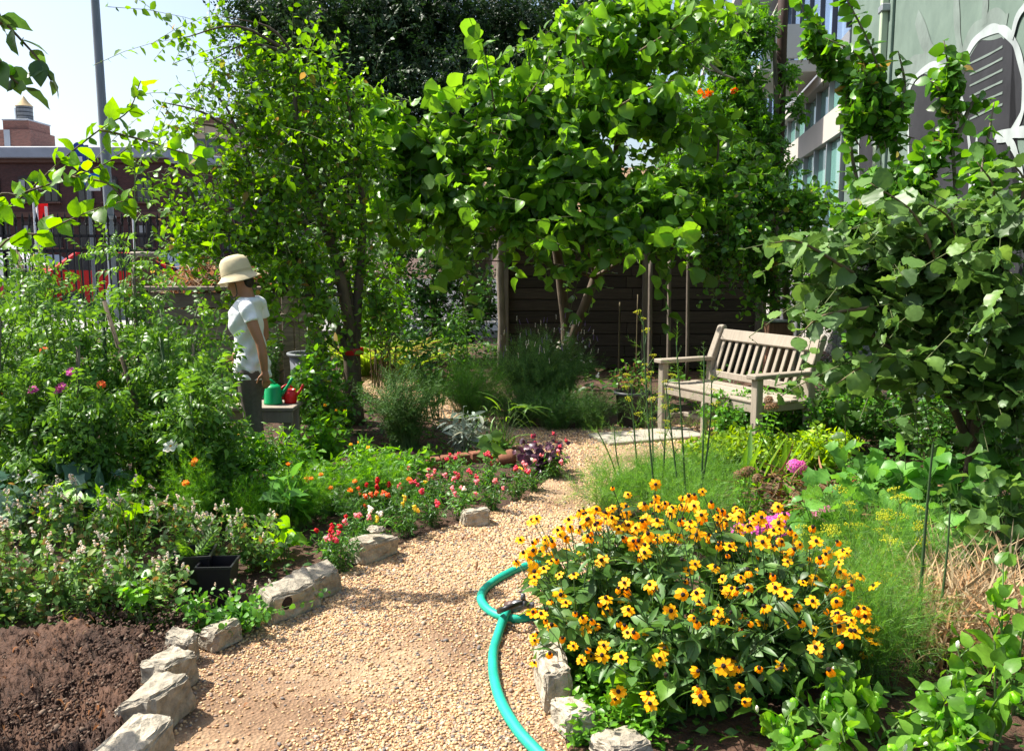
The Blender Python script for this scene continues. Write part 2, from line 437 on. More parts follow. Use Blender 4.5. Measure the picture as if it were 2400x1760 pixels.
def along(B, Mi, E, nl, t0, t1, size, spread=.9, droop=.25, jit=.3, nup=1.0, taper=.35, mode='spiral'):
    """leaf placements along bezier twigs"""
    n = len(B); t = np.linspace(t0, t1, nl)
    C = bez(B, Mi, E, t); D = nrm(bez_d(B, Mi, E, t))
    ref = np.where(np.abs(D[..., 2:3]) > .92, np.array([1.0, 0, 0]), UP)
    X = nrm(np.cross(D, ref)); Z = np.cross(X, D)
    k = np.arange(nl)
    ph = (k * 2.399 if mode == 'spiral' else k * math.pi)[None] + (rng.uniform(0, 6.28, (n, 1)) if mode == 'spiral' else rng.normal(0, .35, (n, nl)))
    side = np.cos(ph)[..., None] * X + np.sin(ph)[..., None] * Z
    d = D * math.cos(spread) + side * math.sin(spread) - UP * droop + rng.normal(size=C.shape) * jit
    N = UP * nup + rng.normal(size=C.shape) * (.35 + jit) - D * .1 + side * .25
    S = size * rng.uniform(.5, 1.22, (n, nl)) * (1 - taper * np.abs(t - .4)[None])
    return C.reshape(-1, 3), nrm(d.reshape(-1, 3)), nrm(N.reshape(-1, 3)), S.reshape(-1)

class Plant:
    """collects stems, leaves and flowers; build() links the thing with its parts"""
    def __init__(s): s.st = []; s.lv = []; s.fl = []; s.extra = []
    def stems(s, B, Mi, E, r0, r1, k=4, sides=3): s.st.append(tubes(B, Mi, E, r0, r1, k, sides))
    def leaves(s, tpl, pl): s.lv.append((tpl, pl))
    def flower(s, me, pos, D, size, name='flower', child=None): s.fl.append((name, me, np.asarray(pos, float), np.asarray(D, float), size, child))
    def build(s, name, label, cat, base, lmat, smat, nbig=14, group=None, leafname='leaf', bigmin=0.0, stuffname='foliage', stemname='stem', minpx=9.0):
        base = np.asarray(base, float); root = thing(name, label, cat, base, 0, group)
        if s.st:
            V, F = join(s.st); part(stemname, mesh_np(stemname, V - base, F, smat), root, kind='stuff' if stemname == 'twigs' else None)
        rest = []
        allp = []
        for li, (tpl, (Pp, D, N, S)) in enumerate(s.lv):
            dist = np.linalg.norm(Pp - np.array([0, 0, CAMH]), axis=1)
            allp += [(-S[i] / dist[i] + 0.0, li, i) for i in range(len(Pp))]
        if nbig:
            # nearest of the large ones
            arr = np.array([a[0] for a in allp]); px = -arr * FPX
            dist_all = np.concatenate([np.linalg.norm(pl[0] - np.array([0, 0, CAMH]), axis=1) for _, pl in s.lv])
            score = np.where(px > minpx, dist_all - .004 * px, 1e9)
            order = np.argsort(score)[:nbig]; order = [i for i in order if score[i] < 1e8]
        else: order = []
        pick = {}
        for i in order: pick.setdefault(allp[i][1], []).append(allp[i][2])
        lm = {}
        for li, (tpl, (Pp, D, N, S)) in enumerate(s.lv):
            keep = np.ones(len(Pp), bool)
            if li in pick:
                idx = np.array(pick[li]); keep[idx] = False
                mat = lmat[li % len(lmat)] if isinstance(lmat, list) else lmat
                key = (id(tpl[0]), mat.name)
                if key not in lm: lm[key] = mesh_np(leafname, tpl[0], tpl[1], mat)
                R = frames(D[idx], N[idx])
                for j, i in enumerate(idx):
                    m4 = Matrix.Identity(4); r = R[j] * S[i]
                    for a in range(3):
                        for b in range(3): m4[a][b] = r[a][b]
                        m4[a][3] = Pp[i][a] - base[a]
                    part(leafname, lm[key], root, m4)
            if keep.any(): rest.append((li, place(tpl, Pp[keep], D[keep], N[keep], S[keep])))
        if rest:
            mats = lmat if isinstance(lmat, list) else [lmat]
            V, F = merge([r for _, r in rest])
            mi = np.concatenate([np.full(len(r[1]), li % len(mats)) for li, r in rest])
            part(stuffname, mesh_np(stuffname, V - base, F, mats, mi), root, kind='stuff')
        for (nm, me, p, D, size, child) in s.fl:
            D = D / np.linalg.norm(D); q = Vector(D).to_track_quat('Z', 'Y').to_matrix().to_4x4()
            m4 = T(*(p - base)) @ q @ RZ(rng.uniform(0, 6.28)) @ Matrix.Scale(size, 4)
            fo = part(nm, me, root, m4)
            if child: part(child[0], child[1], fo)
        for (nm, me) in s.extra: part(nm, me, root, T(*(-base)))
        return root

def disc(n, r, c):
    a = rng.uniform(0, 6.28, n); q = np.sqrt(rng.uniform(0, 1, n)) * r
    return np.stack([c[0] + q * np.cos(a), c[1] + q * np.sin(a), np.full(n, c[2])], -1)
def clump_stems(c, n, rb, H, R, bow=.35, hj=.25):
    """stems from a base disc to a dome"""
    B = disc(n, rb, c); a = rng.uniform(0, 6.28, n); q = np.sqrt(rng.uniform(0, 1, n)) * R
    h = H * (1 - .35 * (q / max(R, 1e-6)) ** 2) * rng.uniform(1 - hj, 1 + hj * .3, n)
    E = np.stack([c[0] + q * np.cos(a), c[1] + q * np.sin(a), c[2] + h], -1)
    Mi = B * .5 + E * .5 + UP * (h * bow * .5)[:, None]
    Mi[:, :2] = B[:, :2] * .65 + E[:, :2] * .35
    return B, Mi, E
def sub_twigs(B, Mi, E, per, t0, t1, ln, lift=.4, jit=.4):
    n = len(B); t = np.linspace(t0, t1, per); C = bez(B, Mi, E, t); D = nrm(bez_d(B, Mi, E, t))
    ph = rng.uniform(0, 6.28, (n, per)); s = np.stack([np.cos(ph), np.sin(ph), np.zeros_like(ph)], -1)
    d = nrm(D * .5 + s * .8 + UP * lift + rng.normal(size=C.shape) * jit * .5)
    l = ln * rng.uniform(.5, 1.1, (n, per))[..., None] * (1.15 - .6 * t)[None, :, None]
    b = C.reshape(-1, 3); e = (C + d * l).reshape(-1, 3); m = (C + d * l * .5 + UP * l * .12).reshape(-1, 3)
    return b, m, e
def in_ell(n, c, r, shell=.5):
    d = nrm(rng.normal(size=(n, 3))); q = rng.uniform(0, 1, (n, 1)) ** shell
    return np.asarray(c) + d * q * np.asarray(r)
def blob(px, py, Y, rx, ry, rd): return P(px, py, Y), np.array([rx * Y / FPX, rd, ry * Y / FPX])

def herb(name, label, cat, c, H, R, nst, leaf, size, nl, lmat, smat, rb=None, t0=.15, spread=1.0, droop=.25, jit=.3, sr=.004, twigs=0, tl=.15, tn=5, nbig=10, group=None, flowers=None, bow=.35, mode='spiral', hj=.25, minpx=9.0, nup=1.0):
    p = Plant(); c = np.asarray(c, float)
    B, Mi, E = clump_stems(c, nst, R * .35 if rb is None else rb, H, R, bow, hj)
    p.stems(B, Mi, E, sr, sr * .4)
    ls = leaf if isinstance(leaf, list) else [leaf]
    p.leaves(L[ls[0]], along(B, Mi, E, nl, t0, 1.0, size, spread, droop, jit, nup, mode=mode))
    if twigs:
        b, m, e = sub_twigs(B, Mi, E, twigs, .25, .92, tl)
        p.stems(b, m, e, sr * .5, sr * .25, 2)
        p.leaves(L[ls[-1]], along(b, m, e, tn, .25, 1.0, size * .9, spread, droop, jit, nup, mode=mode))
        tips = np.vstack([E, e])
    else: tips = E
    if flowers:
        for (mes, n, fs, nm) in flowers:
            tt = tips[np.argsort(-(tips[:, 2] + rng.normal(size=len(tips)) * .12 * H))][:max(n * 2, n)]
            idx = rng.permutation(len(tt))[:n]
            for i in idx:
                me = mes[rng.integers(len(mes))] if isinstance(mes, list) else mes
                p.flower(me, tt[i] + UP * .005, UP + rng.normal(size=3) * .3 + np.array([0, -.25, 0]), fs * rng.uniform(.8, 1.2), nm)
    return p.build(name, label, cat, c, lmat, smat, nbig, group, minpx=minpx)
# ------------------------------------------------------------------ solids
def bm_mesh(name, bm, mats, smooth=False):
    me = bpy.data.meshes.new(name); bm.to_mesh(me); bm.free()
    for m in (mats if isinstance(mats, (list, tuple)) else [mats]): me.materials.append(m)
    if smooth:
        me.polygons.foreach_set('use_smooth', np.ones(len(me.polygons), bool))
    return me
def box(name, s, mat, bev=0.0, c=(0, 0, 0)):
    bm = bmesh.new(); bmesh.ops.create_cube(bm, size=1.0)
    for v in bm.verts: v.co = (v.co.x * s[0] + c[0], v.co.y * s[1] + c[1], v.co.z * s[2] + c[2])
    if bev: bmesh.ops.bevel(bm, geom=bm.edges[:], offset=bev, segments=1, affect='EDGES')
    return bm_mesh(name, bm, mat)
def prism(name, pts, h0, h1, mat, bev=0.0, axis='Z'):
    """extrude polygon pts (2D) between h0 and h1 along axis"""
    bm = bmesh.new()
    def co(p, h):
        return (p[0], p[1], h) if axis == 'Z' else ((p[0], h, p[1]) if axis == 'Y' else (h, p[0], p[1]))
    a = [bm.verts.new(co(p, h0)) for p in pts]; b = [bm.verts.new(co(p, h1)) for p in pts]
    n = len(pts)
    bm.faces.new(a); bm.faces.new(b[::-1])
    for i in range(n): bm.faces.new((a[i], b[i], b[(i + 1) % n], a[(i + 1) % n]))
    bmesh.ops.recalc_face_normals(bm, faces=bm.faces)
    if bev: bmesh.ops.bevel(bm, geom=bm.edges[:], offset=bev, segments=1, affect='EDGES')
    return bm_mesh(name, bm, mat)
def lathe(name, prof, mat, n=20, smooth=True):
    V = []; F = []
    for (r, z) in prof:
        for k in range(n):
            a = 2 * math.pi * k / n; V.append((r * math.cos(a), r * math.sin(a), z))
    for i in range(len(prof) - 1):
        for k in range(n): F.append((i * n + k, i * n + (k + 1) % n, (i + 1) * n + (k + 1) % n, (i + 1) * n + k))
    return mesh_np(name, V, np.array(F), mat, smooth=smooth)
def pt(name, pts, r, mat, sides=8, sub=4, wob=0.0):
    V, F = polytube(pts, r if isinstance(r, (list, tuple)) else [r] * len(pts), sides, sub, wob)
    return mesh_np(name, V, F, mat)
def text_mesh(s, size, mat):
    cu = bpy.data.curves.new('lettering', 'FONT'); cu.body = s; cu.size = size; cu.align_x = 'CENTER'; cu.align_y = 'CENTER'; cu.extrude = .002
    o = bpy.data.objects.new('lettering_tmp', cu); COL.objects.link(o)
    dg = bpy.context.evaluated_depsgraph_get(); me = bpy.data.meshes.new_from_object(o.evaluated_get(dg))
    bpy.data.objects.remove(o); me.materials.clear(); me.materials.append(mat); return me

# ------------------------------------------------------------------ ground, street, gravel path, soil
def hnoise(x, y, s=1.0, seed=0):
    r = np.random.default_rng(seed); z = np.zeros_like(x)
    for k in range(7):
        a = r.uniform(0, 6.28); f = s * r.uniform(.6, 3.2); z = z + np.sin((x * math.cos(a) + y * math.sin(a)) * f + r.uniform(0, 6.28)) / (1 + f / s)
    return z / 3
soil_m, nt, b = new_mat('soil')
tx = nt.nodes.new('ShaderNodeTexCoord'); n1 = nt.nodes.new('ShaderNodeTexNoise'); n1.inputs['Scale'].default_value = 3.0; n1.inputs['Detail'].default_value = 9; n1.inputs['Roughness'].default_value = .7
nt.links.new(tx.outputs['Object'], n1.inputs['Vector'])
nt.links.new(ramp(nt, n1.outputs[0], [(.3, (.020, .010, .006)), (.55, (.078, .037, .020)), (.75, (.15, .075, .04))]), b.inputs['Base Color']); b.inputs['Roughness'].default_value = .95
n2 = nt.nodes.new('ShaderNodeTexNoise'); n2.inputs['Scale'].default_value = 45; n2.inputs['Detail'].default_value = 6; nt.links.new(tx.outputs['Object'], n2.inputs['Vector'])
bp = nt.nodes.new('ShaderNodeBump'); bp.inputs['Strength'].default_value = .9; bp.inputs['Distance'].default_value = .03
nt.links.new(n2.outputs[0], bp.inputs['Height']); nt.links.new(bp.outputs[0], b.inputs['Normal'])
S_ = 600
struct('ground', mesh_np('ground', [(-S_, -20, 0), (S_, -20, 0), (S_, S_, 0), (-S_, S_, 0)], np.array([[0, 1, 2, 3]]), soil_m))
asph = plain('asphalt', (.055, .055, .058), .9, noise=.25, scale=2)
pave = plain('pavement_concrete', (.30, .29, .27), .9, noise=.2, scale=1.5)
struct('pavement', box('pavement', (60, 3.4, .14), pave, 0, (-22, 18.7, .074)))
struct('road', box('road', (80, 40, .02), asph, 0, (-30, 41, .012)))

path_m, nt, b = new_mat('gravel_bed')
tx = nt.nodes.new('ShaderNodeTexCoord'); n1 = nt.nodes.new('ShaderNodeTexNoise'); n1.inputs['Scale'].default_value = 1.6; n1.inputs['Detail'].default_value = 5
nt.links.new(tx.outputs['Object'], n1.inputs['Vector'])
vo = nt.nodes.new('ShaderNodeTexVoronoi'); vo.inputs['Scale'].default_value = 75; nt.links.new(tx.outputs['Object'], vo.inputs['Vector'])
cA = ramp(nt, n1.outputs[0], [(.35, (.165, .095, .052)), (.7, (.30, .185, .105))])
cB = ramp(nt, vo.outputs['Color'], [(0, (.20, .125, .07)), (.5, (.38, .255, .145)), (1, (.48, .35, .22))])
mxn = nt.nodes.new('ShaderNodeMixRGB'); nt.links.new(cA, mxn.inputs[1]); nt.links.new(cB, mxn.inputs[2])
nt.links.new(ramp(nt, n1.outputs[0], [(.42, (.1, .1, .1)), (.58, (.9, .9, .9))]), mxn.inputs[0])
nt.links.new(mxn.outputs[0], b.inputs['Base Color']); b.inputs['Roughness'].default_value = .95
bp = nt.nodes.new('ShaderNodeBump'); bp.inputs['Strength'].default_value = .7; bp.inputs['Distance'].default_value = .012
nt.links.new(vo.outputs['Distance'], bp.inputs['Height']); nt.links.new(bp.outputs[0], b.inputs['Normal'])

PATH = [G(*p)[:2] for p in [(300, 1900), (330, 1760), (400, 1640), (450, 1520), (560, 1470), (660, 1420), (760, 1370), (860, 1315), (980, 1260), (1120, 1215), (1230, 1170), (1290, 1120), (1230, 1060), (1180, 1035), (1110, 1020), (1030, 1003), (950, 960), (870, 930), (830, 900), (840, 868), (960, 868), (1010, 905), (1090, 965), (1150, 985), (1230, 1000), (1330, 1006), (1430, 1000), (1540, 985), (1640, 975), (1700, 1010), (1640, 1060), (1500, 1090), (1420, 1140), (1400, 1200), (1480, 1270), (1440, 1360), (1340, 1460), (1310, 1560), (1300, 1640), (1330, 1760), (1350, 1900)]]
PATH = np.array(PATH)
def inside(pts, poly):
    x, y = pts[:, 0], pts[:, 1]; ins = np.zeros(len(pts), bool); n = len(poly); j = n - 1
    for i in range(n):
        xi, yi = poly[i]; xj, yj = poly[j]
        c = ((yi > y) != (yj > y)) & (x < (xj - xi) * (y - yi) / (yj - yi + 1e-12) + xi)
        ins ^= c; j = i
    return ins
bm = bmesh.new(); bm.faces.new([bm.verts.new((p[0], p[1], .006)) for p in PATH]); bmesh.ops.triangulate(bm, faces=bm.faces[:])
gp = struct('gravel_path', bm_mesh('gravel_path', bm, path_m))
# pebbles: real stones, many thousands, one mesh
peb_m = palette('pebble', [(.50, .32, .155), (.58, .39, .21), (.38, .22, .105), (.54, .35, .175), (.25, .175, .125), (.58, .42, .26), (.41, .245, .115), (.15, .13, .115), (.50, .315, .155), (.33, .175, .09), (.55, .37, .19), (.30, .23, .17)], .8, 1.13)
def pebbles(n, ylo, yhi, s0, s1, tpl):
    lo = PATH.min(0); hi = PATH.max(0)
    q = np.stack([rng.uniform(lo[0], hi[0], n * 4), rng.uniform(ylo, yhi, n * 4)], -1)
    k = inside(q, PATH); q = q[k]
    d = hnoise(q[:, 0], q[:, 1], 2.2, 4)
    q = q[rng.uniform(0, 1, len(q)) < np.clip(.62 + 1.5 * d, .06, 1)][:n]
    m = len(q); S = rng.uniform(s0, s1, m) * np.where(rng.uniform(0, 1, m) < .05, 1.7, 1)
    Pp = np.concatenate([q, (S * .28 + .006)[:, None]], 1)
    a = rng.uniform(0, 6.28, m); D = np.stack([np.cos(a), np.sin(a), rng.normal(0, .2, m)], -1)
    N = UP + rng.normal(size=(m, 3)) * .25
    return place(tpl, Pp, D, N, S)
pb = [ball(1, k, .10, (.72, 1.0, .5)) for k in range(3)]
cube8 = (np.array([(-1, -1, -1), (1, -1, -1), (1, 1, -1), (-1, 1, -1), (-.6, -.7, 1), (.7, -.6, 1), (.6, .7, 1), (-.7, .6, 1)], float) * np.array([.55, .8, .4]),
         np.array([(0, 1, 5), (0, 5, 4), (1, 2, 6), (1, 6, 5), (2, 3, 7), (2, 7, 6), (3, 0, 4), (3, 4, 7), (4, 5, 6), (4, 6, 7)]))
V, F = merge([pebbles(13000, 2.5, 4.0, .0036, .0085, pb[0]), pebbles(13000, 2.5, 4.6, .004, .0088, pb[1]), pebbles(9000, 3.6, 6.0, .0045, .0095, pb[2]), pebbles(14000, 2.5, 4.6, .0022, .005, cube8), pebbles(26000, 4.2, 10.5, .0055, .0105, cube8)])
pg = part('pebbles', mesh_np('pebbles', V, F, peb_m), gp, kind='stuff')
# dug soil bed at lower left, lumpy
gx, gy = np.meshgrid(np.linspace(0, 1, 110), np.linspace(0, 1, 80))
def bedpt(u, v):
    a = G(-120, 1900); bq = G(285, 1900); c = G(-260, 1490); d = G(400, 1490)
    return (a * (1 - u) + bq * u) * (1 - v) + (c * (1 - u) + d * u) * v
Vb = np.array([bedpt(u, v) for u, v in zip(gx.ravel(), gy.ravel())])
edge = np.minimum(np.minimum(gx.ravel(), 1 - gx.ravel()), np.minimum(gy.ravel(), 1 - gy.ravel()))
Vb[:, 2] = .012 + np.clip(edge * 12, 0, 1) * (.065 + .06 * hnoise(Vb[:, 0], Vb[:, 1], 7, 1) + .045 * hnoise(Vb[:, 0], Vb[:, 1], 24, 2) + rng.normal(size=len(Vb)) * .009)
ii = np.arange(79 * 110).reshape(79, 110)[:, :109].ravel()
bed = struct('soil', mesh_np('soil', Vb, np.stack([ii, ii + 1, ii + 111, ii + 110], -1), soil_m))
CLOD = ball(1, 9, .24, (1, .8, .7))
def clods(n, x0, x1, y0, y1, z, s):
    q = np.stack([rng.uniform(x0, x1, n), rng.uniform(y0, y1, n), np.full(n, z)], -1)
    return place(CLOD, q, rng.normal(size=(n, 3)), UP + rng.normal(size=(n, 3)) * .5, rng.uniform(.2, 1, n) * s)
soilclod = palette('clod', [(.05, .025, .014), (.075, .037, .02), (.10, .05, .028), (.06, .03, .017), (.16, .11, .075), (.04, .02, .011)], .95)
V, F = merge([clods(3000, -1.9, -1.27, 2.55, 3.75, .08, .009), clods(90, -1.9, -1.3, 2.55, 3.75, .075, .022)])
part('clods', mesh_np('clods', V, F, soilclod), bed, kind='stuff')
# litter: twigs and dry leaves on bed and path
V, F = place(L['curl'], np.concatenate([np.stack([rng.uniform(-1.85, -1.25, 60), rng.uniform(2.6, 3.9, 60), np.full(60, .11)], -1), np.stack([rng.uniform(-1.1, .1, 44), rng.uniform(2.8, 5.0, 44), np.full(44, .022)], -1)]), np.c_[rng.normal(size=(104, 2)), np.zeros(104)], UP + rng.normal(size=(104, 3)) * .4, rng.uniform(.015, .042, 104))
lit = part('leaf_litter', mesh_np('leaf_litter', V, F, M['brownleaf']), bed, kind='stuff')

# ------------------------------------------------------------------ edging stones
def stone(sx, sy, sz, seed):
    r = np.random.default_rng(seed); bm = bmesh.new(); bmesh.ops.create_cube(bm, size=1.0)
    for v in bm.verts: v.co = Vector((v.co.x * sx * (1 + r.normal() * .13), v.co.y * sy * (1 + r.normal() * .13), (v.co.z + .5) * sz * (1 + (r.normal() * .12 if v.co.z > 0 else 0))))
    bmesh.ops.bevel(bm, geom=bm.edges[:], offset=.016, segments=1, affect='EDGES')
    bmesh.ops.subdivide_edges(bm, edges=bm.edges[:], cuts=4, use_grid_fill=True)
    for v in bm.verts:
        p = np.array(v.co[:]); v.co += Vector(r.normal(size=3) * .0026) + Vector((hnoise(p[1:2] * 30, p[2:3] * 30, 1, seed)[0], hnoise(p[0:1] * 30, p[2:3] * 30, 1, seed + 1)[0], hnoise(p[0:1] * 30, p[1:2] * 30, 1, seed + 2)[0])) * .009
    bmesh.ops.triangulate(bm, faces=bm.faces[:])
    return bm_mesh('edging_stone', bm, M['stone'], False)
ST = [  # px,py of the top centre, top height, size, rotation, label
    ((318, 1700), .15, (.13, .24, .13), -.12, 'squared edging stone nearest the camera beside the dug soil'),
    ((358, 1602), .15, (.14, .22, .13), -.2, 'pale flat-topped edging stone, second from the bottom edge beside the soil'),
    ((396, 1526), .15, (.13, .21, .13), -.32, 'rough edging stone, third from the bottom edge where the soil ends'),
    ((424, 1486), .11, (.13, .08, .11), -.3, 'small wedge of stone behind the third edging stone'),
    ((515, 1462), .09, (.11, .16, .09), -.5, 'grey stone half hidden by mint beside the black pots'),
    ((665, 1356), .16, (.14, .27, .13), -.62, 'large sunlit edging block with a dark hole in its side'),
    ((748, 1322), .15, (.13, .20, .12), -.62, 'shaded block right behind the edging block with the hole'),
    ((876, 1258), .12, (.13, .26, .12), -.75, 'grey edging stone among red snapdragons with a tan chip on top'),
    ((1112, 1195), .09, (.15, .12, .09), .2, 'small rounded rock among pink snapdragons'),
    ((1298, 1540), .15, (.11, .27, .15), .12, 'pale upright block at the path edge below the yellow daisies'),
    ((1345, 1650), .09, (.10, .13, .09), .4, 'small mossy stone in front of the pale upright block'),
    ((1455, 1722), .07, (.15, .13, .07), .5, 'cracked grey stone under the daisies at the bottom edge'),
]
for k, (pp, h, s, rz, lab) in enumerate(ST):
    c = G(pp[0], pp[1], h); o = thing('edging_stone', lab, 'stone', (c[0], c[1], 0.0), rz, 'edging stones', stone(*s, 20 + k))
    if 'hole' in lab and 'behind' not in lab:
        part('hole', lathe('hole', [(.0, .0), (.026, .0), (.03, -.004)], M['cone'], 14), o, T(.080, -.05, .085) @ RY(math.pi / 2))
    if 'chip' in lab:
        part('chip', stone(.09, .07, .03, 77), o, T(.02, 0, .15))
# ------------------------------------------------------------------ brick building far left
def brick_mat(name, c, mortar, sc_=1.0):
    m, nt, b = new_mat(name); tx = nt.nodes.new('ShaderNodeTexCoord'); br = nt.nodes.new('ShaderNodeTexBrick')
    sx = nt.nodes.new('ShaderNodeSeparateXYZ'); cb = nt.nodes.new('ShaderNodeCombineXYZ'); ad = nt.nodes.new('ShaderNodeMath'); ad.operation = 'ADD'
    nt.links.new(tx.outputs['Object'], sx.inputs[0]); nt.links.new(sx.outputs[0], ad.inputs[0]); nt.links.new(sx.outputs[1], ad.inputs[1])
    nt.links.new(ad.outputs[0], cb.inputs[0]); nt.links.new(sx.outputs[2], cb.inputs[1]); nt.links.new(cb.outputs[0], br.inputs['Vector'])
    br.inputs['Scale'].default_value = sc_; br.inputs['Brick Width'].default_value = .22; br.inputs['Row Height'].default_value = .075; br.inputs['Mortar Size'].default_value = .008
    br.inputs['Color1'].default_value = (*[x * .75 for x in c], 1); br.inputs['Color2'].default_value = (*[x * 1.25 for x in c], 1); br.inputs['Mortar'].default_value = (*mortar, 1)
    nt.links.new(br.outputs['Color'], b.inputs['Base Color']); b.inputs['Roughness'].default_value = .9; return m
M['brick'] = brick_mat('brick_red', (.095, .034, .025), (.11, .08, .07)); M['brick2'] = brick_mat('brick_orange', (.26, .10, .07), (.25, .2, .17))
M['sandstone'] = plain('sandstone_trim', (.16, .085, .06), .9, noise=.2, scale=2); M['cornice'] = plain('cornice_grey', (.40, .42, .45), .7, noise=.12, scale=1)
M['winframe'] = plain('window_frame_brown', (.05, .035, .03), .6); M['glass_dark'] = glassy('window_glass_dark', (.03, .035, .045), .08)
def px_w(n, Y): return n * Y / FPX
YB = 72.0
xl = P(-620, 600, YB)[0]; xr = P(398, 600, YB)[0]; hb = P(0, 372, YB)[2]
bb = thing('brick_building', 'dark red brick building with a grey cornice and arched windows beyond the fence', 'building', (xl, YB, 0))
W_ = xr - xl
part('wall', box('wall', (W_, 16, hb), M['brick'], 0, (W_ / 2, 8, hb / 2)), bb)
part('cornice', box('cornice', (W_ + .8, 17, .9), M['cornice'], .08, (W_ / 2, 7.9, hb + .42)), bb)
part('cornice_moulding', box('cornice_moulding', (W_ + .3, 16.4, .35), M['sandstone'], .05, (W_ / 2, 7.95, hb - .18)), bb)
for z in (hb - 4.35, hb - 7.9):
    part('belt_course', box('belt_course', (W_ + .16, .22, .42), M['sandstone'], .03, (W_ / 2, -.06, z)), bb)
ang = [(-.62, 0), (.62, 0), (.62, 1.75)] + [(.62 * math.cos(a), 1.75 + .3 * math.sin(a)) for a in np.linspace(0.2, 2.94, 7)] + [(-.62, 1.75)]
w_fr = prism('window', ang, -.10, .02, M['winframe'], 0, 'Y'); w_gl = box('pane', (.44, .03, .8), M['glass_dark']); w_sill = box('sill', (1.5, .3, .14), M['sandstone'], .02)
blind = box('blind', (.46, .012, .55), plain('blind', (.45, .46, .44), .8))
nx = 13
for i in range(nx):
    for r in range(3):
        x = W_ - 1.75 - i * 2.32 - (.35 if i % 2 else 0); z = hb - 3.35 - r * 3.55
        w = part('window', w_fr, bb, T(x, 0, z))
        for sx in (-.27, .27):
            for sz in (.46, 1.32): part('pane', w_gl, w, T(sx, -.115, sz))
        if (i + r) % 3: part('blind', blind, w, T(-.27, -.14, 1.42))
        part('sill', w_sill, w, T(0, -.12, -.08))
# side wing running back right
c0 = np.array([xr, YB + .0]); ang_w = math.radians(38)
wing = thing('brick_wing', 'brick side wing stepping back to the right of the grey cornice', 'building', (xr + .02, YB + .6, 0), ang_w)
hw = hb - .3
part('wall', box('wall', (14, 8, hw), M['brick'], 0, (7, 4, hw / 2)), wing); part('cornice', box('cornice', (14.4, 8.4, .8), M['cornice'], .06, (7.05, 3.9, hw + .38)), wing)
for i in range(4):
    for r in range(3):
        w = part('window', w_fr, wing, T(2 + i * 2.9, 0, hw - 3.3 - r * 3.55)); part('pane', w_gl, w, T(-.27, -.115, .46)); part('pane', w_gl, w, T(.27, -.115, 1.32))
        part('sill', w_sill, w, T(0, -.12, -.08))
# roof bulkhead and water tank
YT = 77.0
tw = thing('rooftop_bulkhead', 'stepped red brick bulkhead on the roof under the water tank', 'bulkhead', (P(80, 600, YT)[0], YT, hb + .85))
def zat(y, Y): return P(0, y, Y)[2]
z0, z1, z2, z3 = hb + .85, zat(312, YT), zat(290, YT), zat(250, YT)
part('wall', box('wall', (px_w(78, YT), 4, z1 - z0), M['brick2'], 0, (0, 0, (z1 - z0) / 2)), tw)
part('upper_wall', box('upper_wall', (px_w(58, YT), 3.4, z2 - z1), M['brick2'], 0, (.15, 0, z1 - z0 + (z2 - z1) / 2)), tw)
part('coping', box('coping', (px_w(60, YT), 3.6, .12), M['cornice'], .02, (.15, 0, z2 - z0 + .055)), tw)
part('door', box('door', (px_w(13, YT), .1, 1.5), M['cornice'], 0, (-.45, -2.03, 1.0)), tw)
tank = thing('water_tank', 'round grey rooftop water tank with a pale conical roof', 'water tank', (P(81, 600, YT)[0], YT, z2 + .12))
rt = px_w(17.5, YT); ht = z3 - z2 - .12
M['tank'] = plain('tank_wood', (.20, .21, .22), .8, noise=.3, scale=3, stretch=(5, 5, .4))
part('barrel', lathe('barrel', [(0, 0), (rt, 0), (rt * .98, ht)], M['tank'], 28), tank)
for k in range(4): part('hoop', lathe('hoop', [(rt * 1.01, .1 + k * ht / 4), (rt * 1.01, .16 + k * ht / 4)], M['iron'], 28), tank)
part('roof', lathe('roof', [(rt * 1.1, ht - .02), (rt * .55, ht + .35), (.02, ht + .85)], plain('tank_roof', (.55, .40, .20), .8, noise=.15, scale=3), 28), tank)
part('vent_pipe', box('vent_pipe', (.1, .1, .9), M['white'], 0, (-rt * .75, -rt * .8, .6)), tank)
for k, (px, h, lab) in enumerate(((352, .8, 'leftmost of the pale roof vents above the cornice'), (362, 1.1, 'second roof vent, rounded hood'), (372, 1.05, 'third roof vent from the left, rounded hood'), (384, .75, 'rightmost low roof vent near the corner'))):
    v = thing('roof_vent', lab + ' on the brick building', 'vent', (P(px, 600, YB + 3)[0], YB + 3, hb + .85), 0, 'roof vents')
    part('hood', lathe('hood', [(.24, 0), (.24, h * .8), (.17, h), (0, h + .06)], M['galv'], 12), v); part('collar', lathe('collar', [(.34, 0), (.34, .1), (.24, .14)], M['galv'], 12), v)
tb = thing('tan_building', 'tan building block far behind the fruit tree top', 'building', (P(505, 600, 96)[0], 96, 0))
htan = zat(288, 96)
part('wall', box('wall', (px_w(75, 96), 8, htan), plain('tan_stucco', (.45, .35, .24), .9, noise=.15, scale=.6), 0, (0, 4, htan / 2)), tb)
part('parapet', box('parapet', (px_w(78, 96), 8.4, .5), M['sandstone'], 0, (0, 3.95, htan + .24)), tb)
for i in range(3):
    for r in range(2): part('window', box('window', (.9, .1, 1.5), M['glass_dark'], 0, (-1.0 + i * 1.05, -.03, htan - 2.4 - r * 3.2)), tb)

